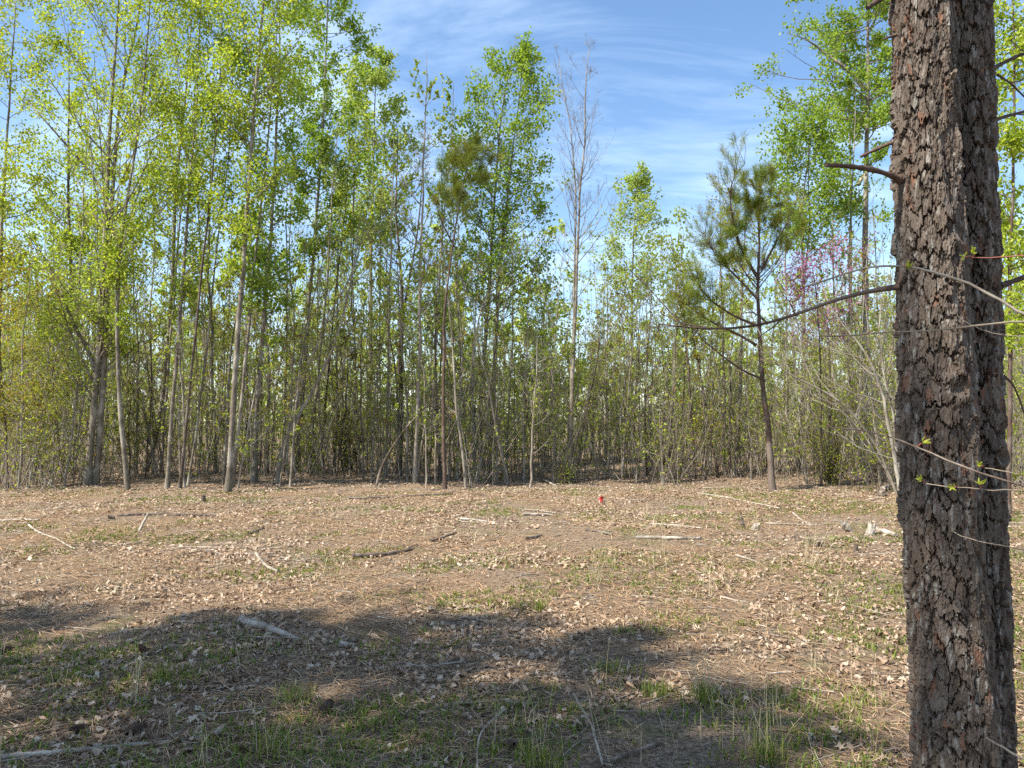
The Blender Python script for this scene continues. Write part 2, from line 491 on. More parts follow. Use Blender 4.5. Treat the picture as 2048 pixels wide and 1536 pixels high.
TREES = []
LEAFMUL = 1.85
def tree(name, label, Y, stems, w, H, rows, pal, nprim=34, nleaf=3000, size=0.085, bark='grey', cat='tree', nsec=5, ntw=3,
         steep=0.9, leafmat='leaf', seed=1, group=None, power=0.85, seclen=0.42, droop=0.35, zfirst_py=None, clump=0.14, extra=None, sides=9, up=0.4, clip=False):
    """hardwood tree: Empty > trunk (with its limbs), crown (twigs and leaves)"""
    rs = np.random.default_rng(seed)
    if not isinstance(stems[0][0], (list, tuple)):
        stems = [stems]
    tr, cr = MB(), MB()
    base = None
    ez, XL, XR = px_env(rows, Y)
    H = min(H, ez[-1] + 0.05)
    nleaf = int(nleaf * LEAFMUL)
    for si, st in enumerate(stems):
        ww = w[si] if isinstance(w, (list, tuple)) else w
        T, TR = stem_from_pixels(st, Y + 0.12 * si, H * (1 - 0.05 * si), ww, rs)
        if base is None:
            base = T[0].copy(); base[2] += 0.08
        tubes(tr, T, TR, sides, 0)
        n_ = max(4, nprim // len(stems))
        zf = None if zfirst_py is None else at(st[0][0], zfirst_py, Y)[2]
        (P, R), (P2, R2), (P3, R3) = grow(rs, T, TR, ez, XL, XR, n_, steep, nsec, ntw, 0.85, zf, seclen, power)
        tubes(tr, P, R, 4, 0)
        tubes(cr, P2, R2, 3, 0)
        tubes(cr, P3, R3, 3, 0)
        if nleaf:
            C = pick_points(rs, [P2, P2, P3], nleaf // len(stems))
            C = C + rs.normal(0, clump, C.shape)
            leaves(cr, C, size, rs, pal, 1, droop, up=up)
    if extra:
        for pth, ew in extra:
            pts = [at(px, py, Y) + np.array([0, rs.normal(0, 0.15) * (i > 0), 0]) for i, (px, py) in enumerate(pth)]
            P = resample(pts, 10); R = np.linspace(0.5 * ew / FPX * Y, 0.008, 10)
            tubes(tr, P, R, 6, 0)
            P2 = curves(P[rs.integers(3, 10, 14)], norm(rand_dir(rs, 14) + np.array([0, 0, 0.6])), rs.uniform(0.3, 1.0, 14), 5, rs, 0.2, 0.2)
            tubes(cr, P2, np.linspace(0.006, 0.003, 5)[None].repeat(14, 0), 4, 0)
            if nleaf:
                leaves(cr, pick_points(rs, [P2], 160) + rs.normal(0, 0.09, (161, 3)), size, rs, pal, 1, droop)
    root = empty(name, base, label, cat, group)
    tr.build('trunk', M[bark], root, base)
    cr.build('crown', [M[bark] if bark != 'pine' else M['pine'], M[leafmat]], root, base)
    TREES.append(root)
    return root

def pine(name, label, Y, stem, w, H, rows, pal=PAL_PINE, nprim=22, ntuft=160, k=46, length=0.17, seed=1, steep=0.5, spread=0.55, width=0.007, group=None, limbs=None, power=0.8):
    """young pine: Empty > trunk (with limbs), crown (needle tufts on twigs)"""
    rs = np.random.default_rng(seed)
    tr, cr = MB(), MB()
    T, TR = stem_from_pixels(stem, Y, H, w, rs)
    base = T[0].copy(); base[2] += 0.08
    tubes(tr, T, TR, 9, 0)
    ez, XL, XR = px_env(rows, Y)
    (P, R), (P2, R2), _ = grow(rs, T, TR, ez, XL, XR, nprim, steep, 4, 0, 0.9, None, 0.35, power)
    tubes(tr, P, R, 5, 0); tubes(cr, P2, R2, 4, 0)
    n = ntuft
    i = rs.integers(0, len(P2), n); end = P2[i, -1]; d = norm(P2[i, -1] - P2[i, -3] + np.array([0, 0, 0.02]))
    j = np.arange(len(P)); end = np.concatenate([end, P[j, -1]]); d = np.concatenate([d, norm(P[j, -1] - P[j, -3])])
    end = np.concatenate([end, T[-1:], T[-2:-1]]); d = np.concatenate([d, np.array([[0, 0, 1.0], [0, 0, 1.0]])])
    needles(cr, end, norm(d + np.array([0, 0, 0.35])), k, length, width, rs, pal, 1, spread)
    if limbs:
        for pth, ew, nt_ in limbs:
            pts = [at(px, py, Y) + np.array([0, -0.25 * q, 0]) for q, (px, py) in enumerate(pth)]
            Q = resample(pts, 12); tubes(tr, Q, np.linspace(0.5 * ew / FPX * Y, 0.006, 12), 6, 0)
            if nt_:
                s0 = Q[rs.integers(5, 12, nt_)]
                q2 = curves(s0, norm(rand_dir(rs, nt_) + norm(Q[-1] - Q[0]) * 0.6 + np.array([0, 0, 0.5])), rs.uniform(0.2, 0.6, nt_), 4, rs, 0.2, 0.15)
                tubes(cr, q2, np.linspace(0.006, 0.003, 4)[None].repeat(nt_, 0), 4, 0)
                needles(cr, q2[:, -1], norm(q2[:, -1] - q2[:, 0] + np.array([0, 0, 0.2])), k, length, width, rs, pal, 1, spread)
    root = empty(name, base, label, 'pine tree', group)
    tr.build('trunk', M['pine'], root, base)
    cr.build('crown', [M['pine'], M['needle']], root, base)
    return root

# --- the left-hand stand, front row
tree('hardwood_tree', 'large twin-trunked grey tree with fresh yellow-green leaves at the left edge of the clearing', 19.2,
     [[(176, 962), (180, 900), (190, 780), (199, 650), (204, 512), (213, 330), (226, 150), (236, 0)],
      [(190, 964), (200, 860), (208, 720), (211, 600), (220, 420), (231, 200), (262, 40), (285, -60)]], [19, 17], 14.5,
     [(720, 130, 270), (620, 90, 320), (500, 30, 350), (300, 5, 390), (120, 20, 400), (0, 50, 390), (-150, 100, 360), (-280, 180, 300)], PAL_YG, 80, 9500, 0.075, 'grey',
     steep=1.5, seed=11, seclen=0.36, extra=[([(190, 742), (172, 700), (150, 655), (122, 590), (95, 535), (60, 470)], 9), ([(222, 420), (180, 350), (130, 290), (85, 230), (40, 190)], 8)])
tree('hardwood_tree', 'slim grey tree whose foot kinks outward, just beside the twin-trunked tree', 18.3,
     [(255, 986), (253, 950), (245, 880), (237, 760), (233, 620), (238, 500), (250, 400), (268, 300), (288, 170), (300, 30)], 12, 13.0,
     [(640, 215, 290), (420, 200, 320), (250, 210, 380), (80, 230, 390), (-80, 250, 370), (-160, 280, 330)], PAL_YG, 26, 2600, 0.08, 'grey', steep=1.4, seed=12)
tree('hardwood_tree', 'grey tree with a swept curved foot leaning behind the front row of slim trunks', 23.5,
     [(286, 950), (312, 880), (325, 800), (333, 690), (346, 560), (351, 420), (358, 320), (371, 220), (380, 80)], 15, 15.5,
     [(640, 310, 390), (440, 290, 420), (250, 270, 450), (80, 280, 470), (-120, 310, 440), (-200, 350, 400)], PAL_YG, 30, 3400, 0.09, 'grey', steep=1.3, seed=13)
tree('hardwood_tree', 'slim lichen-pale tree between the kink-footed tree and the dark slim tree', 18.6,
     [(333, 978), (338, 930), (342, 850), (352, 730), (360, 600), (366, 480), (376, 340), (384, 230), (390, 100)], 11, 12.8,
     [(600, 330, 410), (400, 310, 440), (230, 300, 470), (60, 310, 470), (-120, 330, 430)], PAL_YG, 26, 2600, 0.08, 'grey', steep=1.3, seed=14)
tree('hardwood_tree', 'slim dark brown tree leaning right, with a shadowed foot on the leaf litter', 18.4,
     [(360, 982), (370, 900), (380, 790), (394, 650), (404, 560), (418, 470), (428, 360), (440, 220), (447, 60)], 9, 11.5,
     [(560, 380, 450), (380, 370, 480), (200, 370, 510), (20, 390, 500), (-60, 420, 480)], PAL_YG, 20, 1700, 0.08, 'brown', steep=1.3, seed=15)
tree('hardwood_tree', 'thin tree with a pale foot leaning right behind the slim dark brown tree', 19.4,
     [(374, 968), (390, 870), (410, 720), (420, 590), (432, 480), (452, 330), (462, 170)], 7, 11.5,
     [(400, 400, 480), (200, 400, 520), (20, 420, 510)], PAL_GR, 18, 1300, 0.08, 'grey', steep=1.3, seed=16)
tree('hardwood_tree', 'tall straight pale grey tree standing foremost at the edge of the leaf-littered clearing', 18.1,
     [(455, 984), (460, 900), (468, 760), (476, 640), (485, 540), (493, 440), (503, 300), (514, 170), (525, 90), (533, 0)], 17, 14.8,
     [(620, 450, 530), (420, 430, 570), (250, 430, 610), (80, 420, 650), (-80, 440, 650), (-250, 500, 600)], PAL_YG, 40, 4300, 0.085, 'grey', steep=1.2, seed=17)
tree('hardwood_tree', 'slim grey tree standing close behind the tall straight foremost grey tree', 18.9,
     [(464, 976), (472, 900), (481, 800), (489, 700), (497, 600), (506, 500), (520, 380), (536, 250), (550, 100)], 10, 13.0,
     [(600, 470, 560), (380, 455, 590), (200, 460, 620), (20, 470, 640), (-120, 500, 620)], PAL_GR, 24, 2200, 0.085, 'grey', steep=1.2, seed=18)
tree('hardwood_tree', 'pale straight tree right of the tall grey pair, its foot bright against brown litter', 20.6,
     [(509, 966), (511, 880), (514, 800), (524, 700), (534, 590), (541, 500), (548, 400), (553, 280), (556, 150), (560, 0)], 14, 15.0,
     [(620, 500, 590), (420, 480, 620), (250, 480, 660), (80, 470, 690), (-120, 500, 660), (-250, 540, 620)], PAL_GR, 36, 4200, 0.09, 'grey', steep=1.0, seed=19)
tree('hardwood_tree', 'tall poplar with dense dark green leaves at the upper edge of the left stand', 24.5,
     [(594, 945), (604, 800), (612, 690), (620, 600), (629, 500), (640, 370), (648, 260), (654, 150), (658, 30)], 12, 18.5,
     [(520, 590, 690), (400, 550, 715), (300, 540, 732), (200, 540, 735), (110, 540, 762), (40, 540, 762), (-60, 550, 735), (-250, 600, 700)], PAL_GR, 80, 8000, 0.105, 'grey',
     steep=0.75, seed=20, clump=0.09)
tree('crooked_tree', 'pale crooked two-stemmed small tree with bare wavy stems leaning right', 20.2,
     [[(553, 962), (562, 905), (583, 852), (610, 808), (624, 788), (641, 748), (660, 710), (681, 652), (693, 610), (708, 550)],
      [(556, 962), (572, 890), (597, 815), (601, 765), (614, 744), (634, 700), (655, 640), (680, 598), (710, 545), (724, 505), (738, 430)]], [11, 8], 7.2,
     [(700, 600, 720), (560, 620, 780), (440, 660, 800)], PAL_OLIVE, 20, 320, 0.06, 'pale', steep=0.8, seed=21, nsec=5, ntw=4)
tree('hardwood_tree', 'thin straight dark tree right of the pale crooked two-stemmed tree', 24.8,
     [(643, 946), (646, 850), (655, 750), (664, 640), (673, 540), (684, 420), (690, 300)], 7, 11.5,
     [(520, 640, 730), (380, 630, 760), (260, 650, 740)], PAL_OLIVE, 20, 900, 0.085, 'brown', seed=22)
tree('hardwood_tree', 'pale poplar with sparse small leaves rounding off the left stand against the sky', 33.0,
     [(738, 920), (740, 700), (742, 500), (745, 330), (748, 200), (752, 110)], 13, 17.0,
     [(480, 670, 810), (380, 660, 835), (290, 650, 850), (230, 655, 852), (180, 670, 820), (130, 700, 790), (95, 735, 770)], PAL_PALE, 60, 5200, 0.14, 'grey', seed=23, steep=0.9, clump=0.12)
tree('forked_tree', 'dark forked tree with bare purplish-brown twigs in the middle of the tree line', 24.2,
     [[(793, 948), (797, 850), (797, 720), (800, 640), (806, 590), (801, 540), (795, 490), (791, 400), (795, 300)],
      [(801, 948), (806, 820), (806, 680), (812, 610), (824, 545), (836, 480), (842, 400), (850, 330)]], [13, 11], 11.2,
     [(620, 740, 880), (500, 700, 900), (400, 710, 890), (300, 750, 850), (240, 780, 820)], PAL_RUST, 58, 420, 0.06, 'brown', seed=24, steep=1.0, nsec=7, ntw=5)
pine('young_pine', 'spindly young pine with a reddish-brown trunk and one dark needle tuft on top', 18.7,
     [(889, 974), (887, 860), (885, 720), (890, 610), (899, 540), (909, 490), (918, 430), (929, 370), (945, 310)], 11, 8.3,
     [(420, 880, 960), (380, 868, 985), (330, 880, 985), (290, 920, 975)], PAL_PINE, 18, 130, 70, 0.24, 31, 0.9, limbs=[([(909, 495), (885, 450), (872, 410)], 4, 6), ([(886, 700), (860, 660), (840, 600)], 3, 0)])
tree('sapling', 'thin brown stem rising close beside the foot of the spindly young pine', 21.5,
     [(878, 958), (874, 880), (870, 780), (868, 680), (872, 580)], 9, 6.5, [(720, 830, 900), (600, 830, 920), (500, 850, 900)], PAL_OLIVE, 14, 260, 0.06, 'brown', seed=32)
tree('poplar_tree', 'tall leafy green poplar standing alone against blue sky near the centre', 27.0,
     [[(962, 938), (961, 800), (967, 720), (975, 600), (981, 520), (988, 400), (996, 280), (1008, 170), (1030, 90)],
      [(976, 938), (985, 800), (994, 650), (1001, 550), (1008, 450), (1022, 330), (1035, 220), (1045, 120)]], [13, 13], 16.8,
     [(560, 890, 1120), (480, 880, 1130), (400, 865, 1140), (320, 880, 1128), (240, 878, 1120), (200, 905, 1118), (150, 925, 1100), (110, 960, 1080), (72, 1015, 1060)],
     PAL_GR, 130, 7600, 0.11, 'grey', seed=33, steep=0.95, clump=0.10, power=1.0)
tree('arched_sapling', 'thin arching bare stem bending right in front of the leafy green poplar', 23.5,
     [(949, 948), (946, 800), (951, 700), (962, 620), (986, 560), (1012, 518), (1035, 498), (1080, 478)], 7, 6.6,
     [(620, 920, 1010), (540, 950, 1060), (470, 1000, 1120)], PAL_OLIVE, 12, 130, 0.06, 'pale', seed=34)
tree('bare_tree', 'tall leafless straight tree whose forked bare twigs rise against the blue sky', 21.0,
     [[(1138, 962), (1141, 850), (1145, 700), (1148, 590), (1150, 480), (1152, 380), (1158, 335), (1165, 280), (1164, 190), (1171, 110), (1176, 78)],
      [(1141, 962), (1143, 850), (1147, 700), (1149, 590), (1151, 480), (1153, 400), (1152, 350), (1145, 300), (1143, 240), (1124, 180), (1117, 110)]], [11, 8], 12.3,
     [(560, 1090, 1210), (470, 1105, 1235), (380, 1100, 1238), (280, 1100, 1225), (180, 1105, 1210), (110, 1125, 1190), (80, 1160, 1180)], PAL_RUST, 52, 0, 0.05, 'grey', seed=35, steep=1.7, nsec=6, ntw=4, seclen=0.45)
tree('sapling', 'thin dark stem leaning right from the foot of the tall leafless tree', 21.5,
     [(1153, 960), (1160, 880), (1176, 800), (1191, 730), (1200, 650)], 5, 5.2, [(780, 1150, 1220), (700, 1160, 1240), (640, 1180, 1230)], PAL_OLIVE, 10, 200, 0.06, 'brown', seed=36)
tree('poplar_tree', 'pale green pointed poplar far behind, low against the sky right of the leafless tree', 40.0,
     [(1262, 910), (1263, 700), (1265, 560), (1268, 450), (1274, 380), (1281, 338)], 9, 15.2,
     [(600, 1160, 1370), (540, 1170, 1345), (470, 1185, 1352), (420, 1200, 1352), (390, 1210, 1320), (360, 1240, 1305), (332, 1270, 1290)], PAL_PALE, 80, 2900, 0.15, 'grey', seed=37, steep=1.0, clump=0.12)
pine('young_pine', 'thin dark young pine with small needle tufts standing right of the clearing centre', 23.5,
     [(1293, 950), (1290, 850), (1293, 710), (1298, 650), (1301, 610), (1300, 560)], 7, 6.4,
     [(800, 1195, 1320), (690, 1195, 1330), (600, 1240, 1320), (555, 1270, 1310)], PAL_PINE, 14, 30, 46, 0.2, 38, 0.7)
tree('hardwood_tree', 'dark slim tree leaning left, first of the slim trunks right of the thin young pine', 22.3,
     [(1391, 957), (1381, 850), (1373, 750), (1366, 640), (1352, 560), (1340, 470)], 8, 8.6,
     [(640, 1300, 1420), (540, 1290, 1420), (470, 1310, 1390)], PAL_OLIVE, 26, 700, 0.075, 'brown', seed=39)
tree('hardwood_tree', 'dark thin tree leaning left toward the slim leaning tree, right of centre', 22.3,
     [(1436, 957), (1425, 880), (1412, 800), (1399, 730), (1384, 650), (1372, 570)], 6, 7.0,
     [(700, 1340, 1430), (600, 1330, 1430), (540, 1350, 1410)], PAL_OLIVE, 20, 420, 0.07, 'brown', seed=40)
tree('hardwood_tree', 'straight dark thin tree beside the pale-footed slim tree, left of the bushy pine', 24.5,
     [(1448, 948), (1447, 850), (1447, 760), (1445, 640), (1440, 520), (1442, 420)], 8, 10.2,
     [(620, 1400, 1500), (500, 1390, 1500), (400, 1410, 1480), (345, 1430, 1460)], PAL_RUST, 26, 200, 0.07, 'brown', seed=41, nsec=6, ntw=4)
tree('hardwood_tree', 'slim tree with a sunlit pale foot just left of the bushy yellow-green pine', 22.8,
     [(1469, 954), (1474, 850), (1478, 780), (1480, 700), (1479, 600), (1486, 480), (1492, 380)], 12, 9.8,
     [(600, 1420, 1540), (480, 1410, 1560), (380, 1440, 1540)], PAL_OLIVE, 26, 800, 0.08, 'grey', seed=42)
pine('bushy_pine', 'bushy yellow-green pine with a dark straight trunk at the right edge of the clearing', 18.6,
     [(1545, 976), (1541, 900), (1531, 780), (1523, 650), (1520, 560), (1521, 490), (1517, 430), (1512, 370)], 18, 7.7,
     [(560, 1440, 1590), (500, 1430, 1600), (430, 1425, 1590), (380, 1430, 1560), (345, 1470, 1530)], np.concatenate([PAL_PINE, np.array([[0.17, 0.24, 0.035], [0.22, 0.27, 0.04], [0.28, 0.29, 0.05]])]), 34, 300, 60, 0.2, 43, 0.95,
     limbs=[([(1518, 560), (1475, 505), (1450, 440), (1440, 380), (1465, 355)], 7, 34), ([(1512, 650), (1460, 635), (1400, 600), (1370, 560)], 6, 50), ([(1517, 600), (1470, 560), (1420, 520), (1395, 490)], 6, 44),
            ([(1512, 690), (1470, 670), (1420, 655), (1360, 620), (1335, 600)], 6, 40), ([(1523, 540), (1550, 480), (1575, 430)], 6, 22), ([(1530, 760), (1480, 745), (1400, 690), (1350, 640)], 5, 14)])
tree('hardwood_tree', 'slender grey tree with green leaves rising behind the pink-flowering redbud', 25.0,
     [[(1606, 950), (1605, 850), (1607, 700), (1606, 600), (1602, 480), (1606, 380), (1622, 280)], [(1598, 950), (1603, 800), (1607, 690), (1612, 560), (1622, 440), (1616, 330)]], [11, 8], 12.4,
     [(480, 1540, 1700), (400, 1520, 1720), (330, 1510, 1720), (270, 1520, 1700), (215, 1570, 1660)], PAL_GR, 70, 4200, 0.105, 'grey', seed=44, steep=0.9)
tree('poplar_tree', 'big straight far trunk with a leafy crown spreading left, just beside the large pine', 26.5,
     [(1726, 945), (1730, 800), (1730, 620), (1728, 450), (1733, 300), (1736, 180), (1737, 0)], 23, 19.5,
     [(330, 1640, 1800), (240, 1600, 1815), (180, 1535, 1810), (100, 1500, 1815), (0, 1500, 1820), (-120, 1540, 1830), (-260, 1620, 1800)], PAL_GR, 64, 6800, 0.115, 'grey', seed=45, steep=0.35, clump=0.10,
     extra=[([(1727, 175), (1690, 135), (1650, 100), (1622, 80), (1580, 57)], 10), ([(1716, 370), (1745, 320), (1790, 270)], 9)])
tree('hardwood_tree', 'slim straight far trunk between the redbud and the big far trunk', 29.0,
     [(1704, 935), (1702, 700), (1700, 480), (1696, 307), (1691, 193), (1680, 67), (1672, -20)], 9, 18.0,
     [(420, 1650, 1760), (300, 1640, 1750), (150, 1620, 1740), (0, 1610, 1730)], PAL_GR, 30, 2400, 0.12, 'grey', seed=46)
tree('redbud_tree', 'slim redbud in pink blossom behind the long dead pine limb', 19.4,
     [(1640, 962), (1642, 860), (1640, 760), (1636, 680), (1632, 600), (1625, 540)], 6, 6.6,
     [(680, 1560, 1740), (600, 1560, 1750), (520, 1570, 1760), (480, 1600, 1730)], np.array([[0.48, 0.15, 0.30], [0.40, 0.12, 0.26], [0.54, 0.22, 0.36]]), 30, 1500, 0.05, 'brown', seed=47, leafmat='blossom', nsec=5, ntw=3)
tree('arching_shrub', 'grey many-stemmed shrub arching left from beside the foot of the large pine', 17.5,
     [[(1800, 985), (1790, 930), (1775, 860), (1756, 780), (1736, 730), (1712, 692), (1688, 668), (1650, 610)],
      [(1797, 985), (1770, 930), (1745, 880), (1715, 840), (1680, 800), (1620, 770), (1560, 740)],
      [(1803, 985), (1792, 900), (1782, 820), (1768, 740), (1762, 660), (1775, 570)],
      [(1796, 985), (1776, 940), (1752, 900), (1732, 868), (1700, 830), (1640, 790)]], [11, 7, 8, 6], 5.4,
     [(800, 1600, 1780), (700, 1560, 1790), (600, 1580, 1790), (540, 1620, 1790)], PAL_OLIVE, 48, 420, 0.05, 'pale', seed=48, cat='shrub', nsec=6, ntw=4)
tree('hardwood_tree', 'straight brown trunk seen just past the shadowed edge of the large pine', 13.5,
     [(2016, 1020), (2016, 850), (2014, 700), (2012, 560), (2014, 420), (2018, 250), (2022, 100)], 13, 11.0,
     [(700, 1975, 2100), (560, 1960, 2140), (400, 1960, 2160), (200, 1960, 2160), (0, 1970, 2150), (-120, 2000, 2120)], PAL_YG, 46, 4200, 0.08, 'pine', seed=49, steep=0.6)
tree('hardwood_tree', 'leafy tree at the very left edge with rust-tinged lower leaves', 20.4,
     [(-10, 970), (-6, 800), (-2, 620), (4, 480), (10, 330), (22, 120), (28, 0)], 13, 14.0,
     [(620, -60, 110), (520, -80, 110), (400, -80, 100), (200, -60, 120), (0, -40, 130), (-150, -10, 110)], np.concatenate([PAL_YG, PAL_OLIVE]), 44, 5200, 0.08, 'grey', seed=50, steep=0.9)
tree('hardwood_tree', 'dark thick trunk in the shade behind the saplings left of the twin-trunked tree', 25.5,
     [(122, 945), (127, 860), (133, 760), (140, 660), (143, 560), (139, 420), (142, 250)], 13, 15.0,
     [(560, 60, 220), (420, 40, 240), (260, 50, 240), (100, 70, 220), (-40, 100, 190)], PAL_YG, 40, 3600, 0.10, 'brown', seed=51)
tree('sapling', 'thin pale sapling left of the shaded thick trunk, with yellow-green and rust leaves', 18.6,
     [(37, 976), (43, 900), (48, 800), (46, 700), (50, 600), (56, 500)], 7, 6.8, [(860, -10, 120), (740, -30, 140), (620, -20, 150), (520, 0, 120)], np.concatenate([PAL_OLIVE, PAL_RUST]), 28, 1500, 0.065, 'pale', seed=52)
tree('sapling', 'thin brown sapling nearest the left edge of the picture', 18.9,
     [(17, 975), (16, 900), (11, 780), (6, 640), (3, 520)], 7, 7.2, [(820, -40, 80), (700, -50, 90), (560, -50, 80), (480, -20, 60)], np.concatenate([PAL_OLIVE, PAL_RUST]), 24, 1200, 0.065, 'brown', seed=53)
tree('sapling', 'leafy sapling filling the gap between the shaded thick trunk and the twin-trunked tree', 20.2,
     [(104, 968), (107, 880), (112, 780), (108, 680), (113, 560)], 6, 6.8, [(840, 60, 180), (700, 50, 190), (580, 60, 180), (510, 80, 150)], PAL_OLIVE, 30, 1700, 0.065, 'pale', seed=54)
leaning = MB()
_rs = np.random.default_rng(77)
_p = [gnd(752, 974)] + [at(px, py, 19.2) for px, py in [(758, 945), (768, 922), (790, 886), (815, 851), (850, 816), (866, 802)]]
_p[0][2] -= 0.05
_P = resample(_p, 16)
tubes(leaning, _P, np.linspace(0.036, 0.012, 16), 8, 0, cap=True)
_q = curves(_P[[9, 11, 13, 14, 15]], norm(np.array([[0.2, 0.1, 1], [1, -0.1, 0.4], [0.3, 0.2, 1], [1, 0, 0.1], [0.5, -0.2, 0.8]])), np.array([0.5, 0.6, 0.35, 0.5, 0.4]), 5, _rs, 0.1, 0.2)
tubes(leaning, _q, np.linspace(0.014, 0.005, 5)[None].repeat(5, 0), 5, 0)
tag(leaning.build('leaning_dead_trunk', M['brown'], None, _p[0]), 'slim dead pole leaning right over the leaf litter at the centre-left tree line', 'dead tree')

# ------------------------------------------------------------------ the large pine in front: two joined trunks with plated bark
def periodic_noise(rs, th, z, n, kmax, mz):
    out = np.zeros_like(th)
    for _ in range(n):
        k = rs.integers(0, kmax + 1); m_ = rs.normal(0, mz)
        out += np.cos(k * th + m_ * z + rs.uniform(0, 6.28))
    return out / math.sqrt(n)

def voronoi_cyl(a, z, na, hz, rs_seed, jit=0.8):
    """a in cells 0..na (periodic), z in units of hz; returns F1, F2, cell ids, offsets to the cell centre"""
    r = np.random.default_rng(rs_seed)
    nzc = int(np.ceil(z.max() / hz)) + 6
    jx = r.uniform(-jit / 2, jit / 2, (nzc, na)); jz = r.uniform(-jit / 2, jit / 2, (nzc, na)); off = r.uniform(0, 1, nzc)
    zc = z / hz + 2
    iz = np.floor(zc).astype(int)
    F1 = np.full(a.shape, 9.0); F2 = np.full(a.shape, 9.0)
    cid = np.zeros(a.shape, int); ox = np.zeros(a.shape); oz = np.zeros(a.shape)
    for dz_ in (-1, 0, 1):
        row = np.clip(iz + dz_, 0, nzc - 1)
        ia = np.floor(a - off[row]).astype(int)
        for da in (-1, 0, 1):
            cc = (ia + da) % na
            px = ia + da + off[row] + 0.5 + jx[row, cc]; pz = row + 0.5 + jz[row, cc]
            ddx = a - px; ddz = zc - pz
            d = (np.abs(ddx) ** 3 + np.abs(ddz) ** 3) ** (1 / 3)
            new = d < F1
            F2 = np.where(new, F1, np.minimum(F2, d))
            cid = np.where(new, row * na + cc, cid); ox = np.where(new, ddx, ox); oz = np.where(new, ddz, oz)
            F1 = np.where(new, d, F1)
    return F1, F2, cid, ox, oz

def ss(x, a, b):
    t = np.clip((x - a) / (b - a), 0, 1)
    return t * t * (3 - 2 * t)

